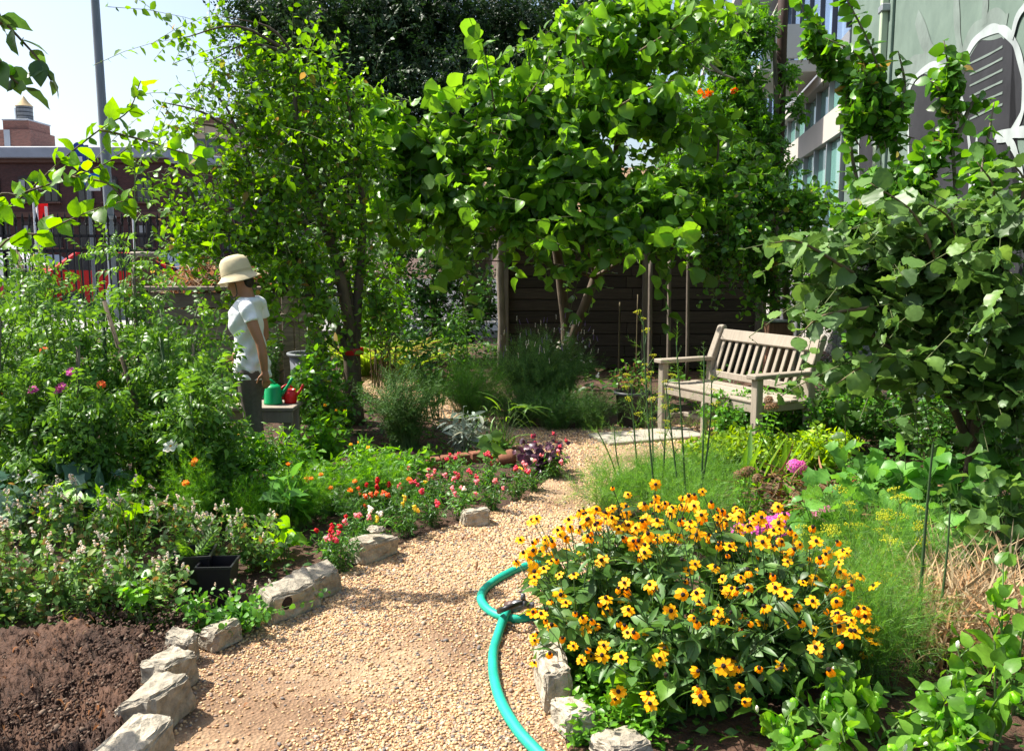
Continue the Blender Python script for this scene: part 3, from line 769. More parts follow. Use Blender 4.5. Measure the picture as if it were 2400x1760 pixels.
# ------------------------------------------------------------------ lamp pole, bus stop sign, street lamps
bz = P(262, 640, 20); tp = P(226, -60, 20)
lp = thing('lamp_pole', 'tall grey steel lamp pole rising out of the frame at left', 'pole', (bz[0] + .04, 20, .14))
part('shaft', pt('shaft', [(0, 0, 0), (-.03, 0, 3.5), (-.08, 0, 9.5)], [.105, .098, .08], M['pole_grey'], 14), lp)
part('base', lathe('base', [(.2, 0), (.2, .55), (.13, .75), (.11, .8)], M['pole_grey'], 16), lp)
part('collar', lathe('collar', [(.118, 2.2), (.118, 2.28)], M['galv'], 14), lp)
YS = 18.4
sg = P(207, 420, YS)
bs = thing('bus_stop_sign', 'blue bus stop sign on a slim post with route panels reading M21', 'sign', (sg[0], YS, .14))
M['signblue'] = plain('sign_blue', (.01, .055, .36), .4); M['signblue2'] = plain('sign_blue_panel', (.012, .13, .62), .4)
zS = lambda y: P(0, y, YS)[2] - .14
part('post', box('post', (.06, .06, zS(340)), M['pole_grey'], .004, (0, 0, zS(340) / 2)), bs)
cen = (P(203, 600, YS)[0] - sg[0], zS(372)); rr = px_w(14, YS); hh = px_w(22, YS)
bl = part('bullet', prism('bullet', [(cen[0] + rr * math.cos(a), cen[1] + hh + rr * math.sin(a)) for a in np.linspace(0, math.pi, 9)] + [(cen[0] - rr, cen[1] - hh), (cen[0] + rr, cen[1] - hh)], -.06, -.04, M['signblue'], 0, 'Y'), bs)
part('bus_symbol', box('bus_symbol', (rr * .9, .006, hh * .55), M['white'], 0, (cen[0] + .01, -.064, cen[1] - .02)), bl)
part('stripe', box('stripe', (rr * .7, .006, .02), M['white'], 0, (cen[0] + .01, -.064, cen[1] + hh * .9)), bl); part('stripe', box('stripe', (rr * .9, .006, .02), M['white'], 0, (cen[0] + .01, -.064, cen[1] - hh * .8)), bl)
def panel(nm, x0, x1, y0, y1, mat):
    a, c = P(x0, y0, YS), P(x1, y1, YS)
    return part(nm, box(nm, (abs(c[0] - a[0]), .012, abs(c[2] - a[2])), mat, 0, ((a[0] + c[0]) / 2 - sg[0], -.05, (a[2] + c[2]) / 2 - .14)), bs), ((a[0] + c[0]) / 2 - sg[0], (a[2] + c[2]) / 2 - .14)
p1, c1 = panel('route_panel', 187, 203, 414, 435, M['signblue2']); part('lettering', text_mesh('M21', .085, M['white']), p1, T(c1[0], -.06, c1[1]) @ RX(math.pi / 2))
p2, c2 = panel('destination_panel', 211, 238, 407, 431, M['signblue2'])
panel('timetable', 211, 238, 433, 448, M['white'])
for (px, py, h, lab, flip) in ((82, 440, 1, 'slim curved white street lamp with a pale bulb behind the fence at far left', 1), (303, 470, 1, 'small white street lamp in front of the brick building right of the pole', -1)):
    Yl = 34; a = P(px, py, Yl)
    t_ = thing('street_lamp', lab, 'lamp', (a[0] - .1 * flip, Yl, 0), 0, 'street lamps')
    part('post', pt('post', [(0, 0, 0), (0, 0, a[2] - 1.0), (.03 * flip, 0, a[2] - .35), (.22 * flip, 0, a[2])], [.05, .04, .035, .03], M['white'], 8), t_)
    v, f = ball(2); part('globe', mesh_np('globe', v * .12 * np.array([1.3, 1, .8]), f, M['white']), t_, T(.3 * flip, 0, a[2] + .02))
fl = P(88, 505, 30); ban = thing('red_banner', 'red and white street banner hanging behind the fence at left', 'banner', (fl[0], 30, 0))
part('pole', pt('pole', [(0, 0, 0), (0, 0, fl[2] + .6)], .04, M['white'], 8), ban)
part('cloth', box('cloth', (.32, .02, .75), M['red'], 0, (.2, 0, fl[2])), ban); part('stripe', box('stripe', (.1, .03, .7), M['white'], 0, (.3, 0, fl[2] - .06)), ban)

# ------------------------------------------------------------------ cars in the street
def car(name, label, loc, rotz, mat, tall=1.0, tailred=False):
    c = thing(name, label, 'car' if tall < 1.2 else 'van', loc, rotz, 'vehicles in the street')
    h = tall
    prof = [(-2.2, .35), (2.2, .35), (2.25, .75 * h), (2.05, .95 * h), (1.2, 1.02 * h), (.55, 1.52 * h), (-1.2, 1.56 * h), (-1.95, 1.1 * h), (-2.22, 1.0 * h)]
    part('body', prism('body', prof, -.85, .85, mat, .05, 'Y'), c)
    win = [(1.02, 1.06 * h), (.48, 1.46 * h), (-1.1, 1.49 * h), (-1.75, 1.1 * h)]
    for s in (-1, 1): part('window', prism('window', win, s * .83, s * .862, M['glass_dark'], 0, 'Y'), c)
    part('windscreen', prism('windscreen', [(1.17, 1.07 * h), (.6, 1.50 * h), (.62, 1.53 * h), (1.22, 1.08 * h)], -.7, .7, M['glass_dark'], 0, 'Y'), c)
    wh = lathe('wheel', [(.0, -.11), (.2, -.11), (.32, -.1), (.34, 0), (.32, .1), (.2, .11), (0, .11)], M['black_plastic'], 18); rim = lathe('rim', [(0, .12), (.12, .125), (.19, .112)], M['galv'], 12)
    for x in (-1.35, 1.4):
        for s in (-1, 1):
            w = part('wheel', wh, c, T(x, s * .78, .34) @ RX(-s * math.pi / 2)); part('rim', rim, w)
    for s in (-1, 1):
        part('headlight', box('headlight', (.06, .3, .14), M['white'], .02, (2.22, s * .6, .72 * h)), c)
        part('tail_light', box('tail_light', (.06, .22, .2), M['red'], .02, (-2.2, s * .66, .85 * h)), c)
    return c
car('parked_car', 'bright red car seen through the fence beside the stone pillar', (P(330, 600, 23)[0], 23, 0.022), 0.0, plain('red_paint', (.62, .012, .014), .25), 1.08)
car('parked_car', 'orange taxi glimpsed through the fence behind the tomato plants', (P(40, 600, 26)[0], 26.5, .022), 0.0, plain('taxi_paint', (.75, .30, .02), .25), 1.02)
van = car('parked_van', 'white van with a red lower side at the left edge behind the fence', (P(-190, 600, 21)[0], 20.9 + .9, .022), math.pi, plain('white_paint', (.75, .75, .76), .25), 1.28)
part('side_stripe', box('side_stripe', (4.1, .02, .45), plain('van_red', (.5, .02, .06), .3), 0, (0, .862, .62)), van); part('side_stripe', box('side_stripe', (4.1, .02, .45), plain('van_red2', (.5, .02, .06), .3), 0, (0, -.862, .62)), van)

# ------------------------------------------------------------------ iron fence
YF = 16.0
x0 = P(-330, 600, YF)[0]; x1 = P(690, 600, YF)[0]; ftop = P(0, 505, YF)[2]
fe = thing('iron_fence', 'black wrought iron picket fence with spear tips along the pavement', 'fence', (x0, YF, 0))
n_p = int((x1 - x0) / .125); pk = box('picket', (.026, .026, ftop - .25), M['iron'], 0, (0, 0, (ftop - .25) / 2 + .08))
sp = lathe('spear', [(.0, 0), (.03, .03), (.016, .06), (.034, .10), (0, .26)], M['iron'], 6)
for i in range(n_p):
    q = part('picket', pk, fe, T(.06 + i * .125, 0, 0)); part('spear', sp, q, T(0, 0, ftop - .2))
for z in (ftop - .36, ftop - .62, .2): part('rail', box('rail', (x1 - x0 + .1, .035, .05), M['iron'], 0, ((x1 - x0) / 2, .018, z)), fe)
for i in range(4): part('post', box('post', (.07, .07, ftop), M['iron'], .006, (i * (x1 - x0) / 3.0, .055, ftop / 2)), fe)
pc = P(338, 600, 15.2); pil = thing('stone_pillar', 'short brown stone pillar with a pale cap in front of the fence', 'pillar', (pc[0], 15.2, 0))
zp = P(0, 590, 15.2)[2]; part('shaft', box('shaft', (.3, .3, zp - .1), M['sandstone'], .02, (0, 0, (zp - .1) / 2)), pil); part('cap', box('cap', (.36, .36, .1), M['stone'], .025, (0, 0, zp - .05)), pil)
# bundle of stakes leaning on the fence
sb = P(75, 690, 13.5); bu = thing('stake_bundle', 'bundle of thin brown stakes leaning by the fence at left', 'stakes', (sb[0], 13.5, 0))
for k in range(14):
    a = rng.normal(size=2) * .07; part('stake', pt('stake', [(a[0] + .1, a[1], 0), (a[0] * 2.2 - .18 + rng.normal() * .03, a[1] + .15, 1.5 + rng.normal() * .12)], .012, M['twig'], 5, 1), bu)

# ------------------------------------------------------------------ glass building and painted wall on the right
def WX(Y): return 2.9 + .157 * Y
WA = math.atan2(1.0, .157)      # heading of the wall going away
gb = thing('green_building', 'green painted wall with grey and white graffiti behind the right shrubs', 'building', (WX(14.0), 14.0, 0), WA - math.pi)
# local x: from far end (0) towards the camera, local y: away from garden is +? -> wall face at y=0
HG = 8.0; LG = 11.8
M['greenpaint'] = plain('green_paint', (.115, .17, .138), .8, noise=.16, scale=2.2, c2=(.155, .215, .178)); M['greygraf'] = plain('grey_spray', (.034, .035, .040), .9, spec=.1, noise=.35, scale=1.6); M['whitegraf'] = plain('white_spray', (.33, .37, .37), .85, noise=.3, scale=3)
M['whitehaze'] = plain('thin_white_spray', (.15, .19, .17), .85, noise=.3, scale=3)
part('wall', box('wall', (LG, 4, HG), M['greenpaint'], 0, (LG / 2, 2.0, HG / 2)), gb)
e_ = np.array([math.cos(WA - math.pi), math.sin(WA - math.pi)]); nW = np.array([-e_[1], e_[0]])
def wallpt(px, py):
    """pixel -> local (x, z) on the painted wall"""
    r = ray(px, py); o = np.array([WX(14.0), 14.0]); A = np.array([[r[0], -e_[0]], [r[1], -e_[1]]]); t, s = np.linalg.solve(A, o)
    return s, CAMH + r[2] * t
def ribbon(nm, pxs, w, mat, off):
    p = np.array([wallpt(*q) for q in pxs]); n = len(p)
    Q = np.vstack([2 * p[0] - p[1], p, 2 * p[-1] - p[-2]]); out = []
    for i in range(n - 1):
        for j in range(6):
            t = j / 6; a, b_, c, d = Q[i:i + 4]; out.append(.5 * ((2 * b_) + (-a + c) * t + (2 * a - 5 * b_ + 4 * c - d) * t * t + (-a + 3 * b_ - 3 * c + d) * t ** 3))
    out = np.array(out + [p[-1]]); d = nrm(np.gradient(out, axis=0)); nn = np.stack([-d[:, 1], d[:, 0]], -1)
    ww = w * (.75 + .35 * np.abs(np.sin(np.arange(len(out)) * .37)))[:, None]
    a, b_ = out + nn * ww / 2, out - nn * ww / 2; m = len(out)
    V = np.concatenate([np.c_[a[:, 0], np.full(m, -off), a[:, 1]], np.c_[b_[:, 0], np.full(m, -off), b_[:, 1]]])
    F = np.array([(i, i + 1, m + i + 1, m + i) for i in range(m - 1)])
    part(nm, mesh_np(nm, V, F, mat), gb)
def fillp(nm, pxs, mat, off):
    p = [wallpt(*q) for q in pxs]; bm = bmesh.new(); bm.faces.new([bm.verts.new((a, -off, c)) for a, c in p]); bmesh.ops.triangulate(bm, faces=bm.faces[:])
    part(nm, bm_mesh(nm, bm, mat), gb)
pet1 = [(2132, 520), (2130, 400), (2128, 300), (2126, 220), (2150, 175), (2190, 155), (2215, 165), (2235, 190), (2262, 140), (2300, 85), (2345, 66), (2375, 85), (2392, 130), (2400, 220), (2400, 300), (2380, 310), (2365, 325), (2390, 380), (2400, 440), (2400, 700), (2132, 700)]
fillp('graffiti_fill', pet1, M['greygraf'], .004)
fillp('graffiti_fill', [(2010, 700), (2012, 400), (2014, 320), (2030, 290), (2052, 320), (2056, 430), (2056, 700)], M['greygraf'], .004)
ribbon('graffiti_outline', [(2134, 560), (2132, 400), (2130, 300), (2128, 230), (2145, 185), (2185, 155), (2215, 160), (2240, 200), (2262, 260), (2278, 380), (2272, 480)], .075, M['whitegraf'], .010)
ribbon('graffiti_outline', [(2258, 150), (2285, 100), (2320, 72), (2350, 70), (2376, 92), (2394, 140), (2404, 200), (2400, 260), (2382, 300), (2362, 316), (2335, 318)], .085, M['whitegraf'], .012)
ribbon('graffiti_outline', [(2340, 326), (2368, 318), (2396, 310), (2430, 312)], .085, M['whitegraf'], .014)
ribbon('graffiti_outline', [(2364, 326), (2382, 350), (2396, 400), (2400, 460), (2392, 520)], .08, M['whitegraf'], .016)
ribbon('graffiti_outline', [(2376, 92), (2390, 40), (2420, 0)], .08, M['whitegraf'], .018)
ribbon('graffiti_outline', [(2126, 222), (2118, 195), (2104, 172)], .06, M['whitegraf'], .012)
ribbon('graffiti_outline', [(2015, 420), (2014, 340), (2022, 300), (2034, 292), (2046, 310), (2054, 345)], .06, M['whitegraf'], .010)
ribbon('graffiti_outline', [(2292, 320), (2288, 400), (2282, 470), (2278, 540)], .06, M['whitegraf'], .010)
ribbon('graffiti_outline', [(2155, 360), (2158, 440), (2162, 520), (2160, 600)], .07, M['whitegraf'], .010)
ribbon('graffiti_haze', [(2242, -10), (2245, 60), (2252, 140)], .16, M['whitehaze'], .007)
ribbon('graffiti_haze', [(2150, 40), (2170, 95), (2195, 150)], .22, M['whitehaze'], .007)
ribbon('graffiti_haze', [(2112, 190), (2145, 158), (2190, 146), (2225, 165)], .26, M['whitehaze'], .0065)
ribbon('graffiti_haze', [(2255, 140), (2285, 85), (2325, 58), (2360, 62)], .24, M['whitehaze'], .0055)
ribbon('graffiti_haze', [(2312, -10), (2310, 30), (2308, 60)], .14, M['whitehaze'], .007)
for k in range(6): ribbon('graffiti_haze', [(2275, 150 + k * 26), (2320, 128 + k * 26), (2352, 110 + k * 27)], .02, M['whitehaze'], .009)
xp, _ = wallpt(2086, 100)
dp = part('downpipe', box('downpipe', (.10, .09, 5.6), plain('pipe_green', (.42, .50, .36), .6), .012, (xp, -.085, HG - 5.6 / 2 - .05)), gb)
for z in (HG - 5.0, HG - 3.4, HG - 1.8): part('bracket', box('bracket', (.2, .115, .09), M['galv'], .01, (xp, -.085, z)), dp)
part('pilaster', box('pilaster', (.42, .04, 5.6), M['greenpaint'], .008, (xp - .02, -.0203, HG - 2.85)), gb)
# glass building
gl = thing('glass_building', 'modern building with blue green window walls and beige bands rising behind the vine', 'building', (WX(14.05), 14.05, 0), WA)
# local x: away from camera; local y positive = ? garden side is -nW..., keep face at y=0 with inward = -y*sgn
sgn = -1.0
M['teal_glass'] = glassy('teal_glass', (.16, .34, .30), .06); M['blue_glass'] = glassy('blue_glass', (.22, .33, .52), .05); M['beige'] = plain('beige_band', (.42, .40, .36), .8, noise=.06, scale=1.0); M['alu'] = plain('aluminium', (.32, .33, .35), .45, metal=.4); M['dark_mull'] = plain('dark_mullion', (.04, .042, .05), .5)
LB = 95.0; HB = 17.0
part('core', box('core', (LB, 5, HB), M['dark_mull'], 0, (LB / 2, sgn * 2.62, HB / 2)), gl)
def band(nm, z0, z1, mat, out): part(nm, box(nm, (LB, out + .1, z1 - z0), mat, 0, (LB / 2, -sgn * (out / 2 - .05), (z0 + z1) / 2)), gl)
rows = [(2.0, 3.42, 'teal_glass', 'dark_mull'), (3.86, 4.42, 'teal_glass', 'alu')]
band('spandrel', 3.42, 3.86, M['beige'], .10); band('spandrel', 4.42, 4.60, M['beige'], .16); band('spandrel', 0, 2.0, M['beige'], .06)
zz = 4.95
band('louvre_band', 4.60, 4.93, M['alu'], .02)
while zz < HB - 2:
    rows.append((zz, zz + 2.35, 'blue_glass', 'dark_mull')); band('spandrel', zz + 2.35, zz + 2.72, M['beige'], .10); zz += 2.74
pc_ = {}
for (za, zb, gm, mm) in rows:
    h = zb - za - .02; wd = 1.18
    key = (round(h, 3), gm)
    if key not in pc_: pc_[key] = box('pane', (wd - .05, .04, h), M[gm]); pc_[('m',) + key] = box('mullion', (.05, .10, h), M['alu' if gm == 'teal_glass' else 'dark_mull'])
    n = 16 if za > 4 else 7
    for i in range(n):
        x = .62 + i * wd + (0 if i < 9 else (i - 9) * .0)
        part('pane', pc_[key], gl, T(x, sgn * .03, za + h / 2 + .01)); part('mullion', pc_[('m',) + key], gl, T(x - wd / 2, -sgn * .02, za + h / 2 + .01))
    if n * wd + .1 < LB: part('far_glazing', box('far_glazing', (LB - n * wd - .1, .04, h), M[gm], 0, ((LB + n * wd) / 2, sgn * .03, za + h / 2 + .01)), gl)
for (xb, zb) in ((1.6, 4.63), (6.2, 7.32), (11.5, 10.05), (1.6, 10.05)):
    bq = part('balcony', box('balcony', (2.6, 1.0, .2), M['beige'], .01, (xb + 1.3, -sgn * .66, zb + .1)), gl)
    part('balcony_front', box('balcony_front', (2.6, .05, .75), M['blue_glass'], 0, (xb + 1.3, -sgn * 1.12, zb + .6)), bq); part('balcony_side', box('balcony_side', (.06, .94, .55), M['beige'], 0, (xb - .0, -sgn * .64, zb + .5)), bq)
    part('handrail', box('handrail', (2.66, .06, .05), M['alu'], 0, (xb + 1.3, -sgn * 1.12, zb + 1.0)), bq)
# ------------------------------------------------------------------ shed
YH = 12.0
xs0 = P(1172, 600, YH)[0]; xs1 = P(1795, 600, YH)[0]; WS = xs1 - xs0; ze = P(0, 548, YH)[2]
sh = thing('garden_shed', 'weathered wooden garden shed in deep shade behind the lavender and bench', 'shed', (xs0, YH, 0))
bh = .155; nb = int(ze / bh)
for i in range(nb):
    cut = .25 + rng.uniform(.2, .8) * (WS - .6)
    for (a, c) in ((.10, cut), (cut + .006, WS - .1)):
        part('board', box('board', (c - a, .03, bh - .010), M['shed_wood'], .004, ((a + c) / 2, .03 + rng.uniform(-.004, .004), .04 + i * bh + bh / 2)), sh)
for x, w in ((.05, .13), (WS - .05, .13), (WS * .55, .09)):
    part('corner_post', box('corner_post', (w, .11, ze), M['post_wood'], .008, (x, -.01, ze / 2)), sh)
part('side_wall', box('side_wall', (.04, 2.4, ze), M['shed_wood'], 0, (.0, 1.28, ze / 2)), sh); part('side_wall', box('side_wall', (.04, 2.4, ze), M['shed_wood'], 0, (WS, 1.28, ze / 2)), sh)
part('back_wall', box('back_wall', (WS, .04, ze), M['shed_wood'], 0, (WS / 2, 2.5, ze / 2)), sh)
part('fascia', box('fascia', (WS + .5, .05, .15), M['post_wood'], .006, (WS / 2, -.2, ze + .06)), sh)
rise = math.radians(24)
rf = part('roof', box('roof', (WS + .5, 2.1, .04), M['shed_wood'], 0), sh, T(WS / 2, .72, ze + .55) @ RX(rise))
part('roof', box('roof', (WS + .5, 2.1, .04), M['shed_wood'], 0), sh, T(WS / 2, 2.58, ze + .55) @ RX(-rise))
shg = [box('shingle', (w, .30, .018), M['shingle'], .003) for w in (.24, .28, .21)]
for r in range(10):
    x = -(WS + .5) / 2 + .02
    k = 0
    while x < (WS + .5) / 2 - .2:
        w = (.24, .28, .21)[(k + r) % 3]
        part('shingle', shg[(k + r) % 3], rf, T(x + w / 2, -.93 + r * .2, .034 + rng.uniform(0, .006)) @ RX(math.radians(2.5))); x += w + .012; k += 1
# bark trimmed log post at its left edge
lg = P(1174, 700, 11.6); lo = thing('log_post', 'slim bark-covered log post lit along its left side at the shed corner', 'post', (lg[0], 11.6, 0))
part('shaft', pt('shaft', [(0, 0, 0), (.01, 0, .7), (-.01, 0, 1.3), (.0, 0, 1.86)], [.055, .05, .048, .045], M['bark_grey'], 9, 4, .06), lo); part('crossbar', box('crossbar', (.62, .09, .13), M['post_wood'], .01, (.18, 0, 1.93)), lo)
for k, (px, yt, yb, Y, r, lab) in enumerate(((1524, 600, 860, 11.2, .03, 'leftmost grey pole leaning on the shed front'), (1568, 600, 860, 11.3, .028, 'middle grey pole leaning on the shed front'), (1612, 560, 830, 11.4, .022, 'rightmost pale pole leaning on the shed front'), (1452, 708, 900, 10.2, .010, 'thin bare cane standing left of the shed poles'), (1494, 690, 800, 10.6, .008, 'second thin cane between the bare cane and the poles'))):
    a = P(px, yt, Y); q = P(px - 6, yb, Y)
    o = thing('wooden_pole', lab, 'pole', (q[0], Y - .15, 0), 0, 'poles at the shed'); part('shaft', pt('shaft', [(0, 0, 0), ((a[0] - q[0]) * .5, .06, a[2] / 2), (a[0] - q[0], .12, a[2])], [r, r * .95, r * .85], M['post_wood'] if r > .012 else M['twig'], 7, 3, .04), o)
# posts and chain link behind the bench
q = P(1825, 760, 9.6); o = thing('timber_post', 'brown timber post with a metal cap behind the bench back', 'post', (q[0], 9.6, 0)); zt = P(0, 752, 9.6)[2]
part('shaft', box('shaft', (.26, .2, zt - .02), plain('cedar', (.20, .10, .055), .85, noise=.35, scale=6, stretch=(8, 8, 1)), .01, (0, 0, (zt - .02) / 2)), o); part('cap', box('cap', (.28, .22, .025), M['galv'], .006, (0, 0, zt)), o)
q = P(1872, 700, 9.9); o = thing('chain_fence', 'rusty chain link fence with a steel post right of the bench', 'fence', (q[0], 9.9, 0), -.35)
part('post', pt('post', [(0, 0, 0), (0, 0, 1.55)], .035, M['galv'], 10, 1), o); part('post', pt('post', [(1.5, 0, 0), (1.5, 0, 1.55)], .035, M['galv'], 10, 1), o); part('rail', pt('rail', [(0, 0, 1.5), (1.5, 0, 1.5)], .02, M['galv'], 8, 1), o)
Bw, Ew = [], []
for k in range(-24, 26):
    for s in (-1, 1):
        xa = k * .06; za = 0.05
        # diagonal wire clipped to the panel
        t0_, t1_ = (max(0, -xa), min(1.45, 1.5 - xa)) if s > 0 else (max(0, xa - 1.5), min(1.45, xa))
        if t1_ > t0_ + .02: Bw.append((xa + s * t0_, 0, za + t0_)); Ew.append((xa + s * t1_, 0, za + t1_))
Bw = np.array(Bw); Ew = np.array(Ew); V, F = tubes(Bw, (Bw + Ew) / 2, Ew, .0022, .0022, 1, 3); part('wire_mesh', mesh_np('wire_mesh', V, F, M['galv']), o, kind='stuff')
# paving slab and pot near the bench
c = G(1520, 1018, .03); o = thing('paving_slab', 'pale concrete slab set in the gravel in front of the bench', 'slab', (c[0], c[1], 0), .35, None, box('paving_slab', (.95, .42, .03), plain('slab', (.36, .32, .26), .9, noise=.12, scale=7), .006, (0, 0, .018)))

# ------------------------------------------------------------------ compost bin with dry leaves, boards
YC = 9.3
xa, xb = P(318, 600, YC)[0], P(640, 600, YC)[0]; zc = P(0, 676, YC)[2]
cb = thing('compost_bin', 'weathered timber compost bin behind the gardener', 'bin', (xa, YC, 0)); Wc = xb - xa
for i in range(7):
    part('board', box('board', (Wc, .035, .15), M['old_wood'], .005, (Wc / 2, 0, .10 + i * (zc - .06) / 7)), cb); part('board', box('board', (Wc, .035, .15), M['old_wood'], .005, (Wc / 2, 1.0, .10 + i * (zc - .06) / 7)), cb)
    for x in (-.02, Wc + .02): part('board', box('board', (.035, 1.06, .15), M['old_wood'], .005, (x, .5, .10 + i * (zc - .06) / 7)), cb)
part('top_rail', box('top_rail', (Wc + .16, .14, .04), M['old_wood'], .005, (Wc / 2, -.02, zc)), cb)
for x in (.05, Wc - .05, Wc / 2): part('post', box('post', (.09, .09, zc - .025), M['post_wood'], .008, (x, .066, (zc - .025) / 2)), cb)
n = 1500; q = in_ell(n, (xa + Wc * .5, YC + .5, zc - .05), (Wc * .45, .42, .34), .5); q = q[q[:, 2] > zc - .12]
pl = thing('dry_leaf_pile', 'heap of dry brown leaves and straw on top of the compost bin', 'leaf pile', (xa + Wc * .5, YC + .5, zc - .1))
V, F = place(L['curl'], q, rng.normal(size=q.shape), rng.normal(size=q.shape) + UP, rng.uniform(.06, .16, len(q))); part('leaves', mesh_np('leaves', V - np.array([xa + Wc * .5, YC + .5, zc - .1]), F, M['brownleaf']), pl, kind='stuff')
n = 500; q = in_ell(n, (xa + Wc * .5, YC + .45, zc - .02), (Wc * .42, .42, .33), .5); q = q[q[:, 2] > zc - .08]
V, F = place(L['blade'], q, np.c_[rng.normal(size=(len(q), 2)), rng.normal(size=len(q)) * .3], UP + rng.normal(size=q.shape) * .5, rng.uniform(.2, .4, len(q))); part('straw', mesh_np('straw', V - np.array([xa + Wc * .5, YC + .5, zc - .1]), F, M['straw']), pl, kind='stuff')
xa2, xb2 = P(655, 600, 9.1)[0], P(745, 600, 9.1)[0]; zb = P(0, 690, 9.1)[2]
bo = thing('board_screen', 'upright grey board screen right of the gardener', 'screen', (xa2, 9.1, 0)); wv = (xb2 - xa2) / 3
for i in range(3): part('board', box('board', (wv - .012, .03, zb + (.12, 0, -.3)[i]), M['old_wood'], .004, (wv * (i + .5), 0, (zb + (.12, 0, -.3)[i]) / 2)), bo)
part('batten', box('batten', (xb2 - xa2, .035, .08), M['old_wood'], .004, ((xb2 - xa2) / 2, -.034, zb * .8)), bo)
q = P(727, 826, 8.3); tu = thing('grey_tub', 'grey plastic tub behind the plants right of the watering cans', 'tub', (q[0], 8.3, 0)); z_ = P(0, 826, 8.3)[2]
part('body', lathe('body', [(0, .02), (.15, .02), (.19, z_ - .03), (.18, z_ - .03), (.14, .04), (0, .04)], plain('tub_grey', (.09, .10, .115), .5), 26), tu); part('rim', lathe('rim', [(.19, z_ - .035), (.215, z_ - .02), (.215, z_), (.185, z_), (.18, z_ - .03)], plain('tub_rim', (.17, .185, .2), .5), 26), tu)

# ------------------------------------------------------------------ bench
WBn, DB = 1.26, .58
be = thing('garden_bench', 'weathered grey teak garden bench with slatted back in dappled sun', 'bench', (1.785, 8.11, 0), -1.10)
tk = M['teak']
def bp(nm, s, M4, bev=.006): return part(nm, box(nm, s, tk, bev), be, M4)
for u in (.035, WBn - .035):
    prof = [(.02, 0), (.09, 0), (.075, .42), (.06, .62), (.165, .86), (.178, .905), (.165, .93), (.135, .935), (.115, .92), (.0, .64), (.0, .40)]
    prof = [(y - .02, z) for y, z in prof]
    part('back_post', prism('back_post', prof, -.035, .035, tk, .006, 'X'), be, T(u, 0, 0))
    bp('leg', (.07, .065, .615), T(u, -DB + .06, .3075))
    arm = [(-.055, -DB - .01), (.055, -DB - .01), (.06, -DB + .05), (.05, -DB + .2), (.04, -.1), (.04, .02), (-.04, .02), (-.04, -.1), (-.05, -DB + .2), (-.06, -DB + .05)]
    part('armrest', prism('armrest', arm, .617, .652, tk, .006), be, T(u, 0, 0))
    bp('side_rail', (.03, DB - .10, .07), T(u, -DB / 2 + .03, .385)); bp('stretcher', (.03, DB - .10, .04), T(u, -DB / 2 + .03, .14))
la = math.atan2(.105, .24)
bp('top_rail', (WBn - .142, .032, .105), T(WBn / 2, .105, .845) @ RX(-la))
bp('lower_rail', (WBn - .142, .032, .06), T(WBn / 2, -.005, .50) @ RX(-la * .3))
sl = box('back_slat', (.035, .016, .315), tk, .003)
for i in range(13):
    part('back_slat', sl, be, T(.105 + i * (WBn - .21) / 12, .053, .665) @ RX(-.335))
bp('front_rail', (WBn - .142, .03, .075), T(WBn / 2, -DB + .06, .385)); bp('rear_rail', (WBn - .142, .03, .075), T(WBn / 2, .0, .385))
for i in range(6):
    bp('seat_slat', (WBn - (.004 if 0 < i < 5 else .145), .078, .022), T(WBn / 2, -DB + .075 + i * .086, .434 - .012 * math.sin(i / 5 * math.pi)), .005)
bp('centre_stretcher', (WBn - .1, .03, .04), T(WBn / 2, -DB / 2, .145))
for u in (WBn / 2 - .02,): bp('centre_leg', (.05, .05, .35), T(u, -DB + .06, .175))

# ------------------------------------------------------------------ watering cans on a low table
tc = P(640, 945, 6.95); zt = tc[2]
tbx = P(585, 945, 6.95)
lt = thing('low_table', 'low grey plank table carrying the watering cans', 'table', (tbx[0], 6.95, 0)); Wt = px_w(235, 6.95)
for k in range(3): part('plank', box('plank', (Wt, .12, .03), M['teak'], .004, (0, -.13 + k * .128, zt - .017)), lt)
for x in (-Wt / 2 + .06, Wt / 2 - .06):
    for y in (-.12, .12): part('leg', box('leg', (.06, .06, zt - .034), M['teak'], .004, (x, y, (zt - .034) / 2)), lt)
part('apron', box('apron', (Wt - .02, .025, .09), M['teak'], .003, (0, -.165, zt - .08)), lt)
def wcan(label, x, y, mat, s, rot, spout=1.0, bulge=False):
    c = thing('watering_can', label, 'watering can', (x, y, zt), rot, 'watering cans')
    pr = [(0, 0), (.088, 0), (.092, .012), (.088, .02), (.082, .16), (.07, .175), (.05, .19), (0, .195)] if not bulge else [(0, 0), (.075, 0), (.078, .02), (.085, .09), (.075, .13), (.068, .135), (.068, .175), (.06, .175), (.055, .12), (0, .115)]
    part('body', lathe('body', [(a * s, b * s) for a, b in pr], mat, 26), c)
    part('spout', pt('spout', [(.07 * s, 0, .09 * s), (.13 * s, 0, .15 * s), (.19 * s * spout, 0, .25 * s * spout)], [.022 * s, .017 * s, .015 * s], mat, 10), c)
    part('handle', pt('handle', [(-.07 * s, 0, .05 * s), (-.125 * s, 0, .10 * s), (-.115 * s, 0, .19 * s), (-.03 * s, 0, .235 * s), (.03 * s, 0, .19 * s)], .011 * s, mat, 8), c)
    return c
cg = P(642, 940, 6.95); cr = P(678, 942, 6.97)
M['green_plastic'] = plain('green_plastic', (.0, .30, .10), .35); M['red_plastic'] = plain('red_plastic', (.62, .008, .012), .35)
wcan('green plastic watering can with a long spout on the low table', cg[0], 6.93, M['green_plastic'], .80, .1)
wcan('small red plastic watering can on the low table', cr[0] + .01, 6.97, M['red_plastic'], .62, .5, .9, True)

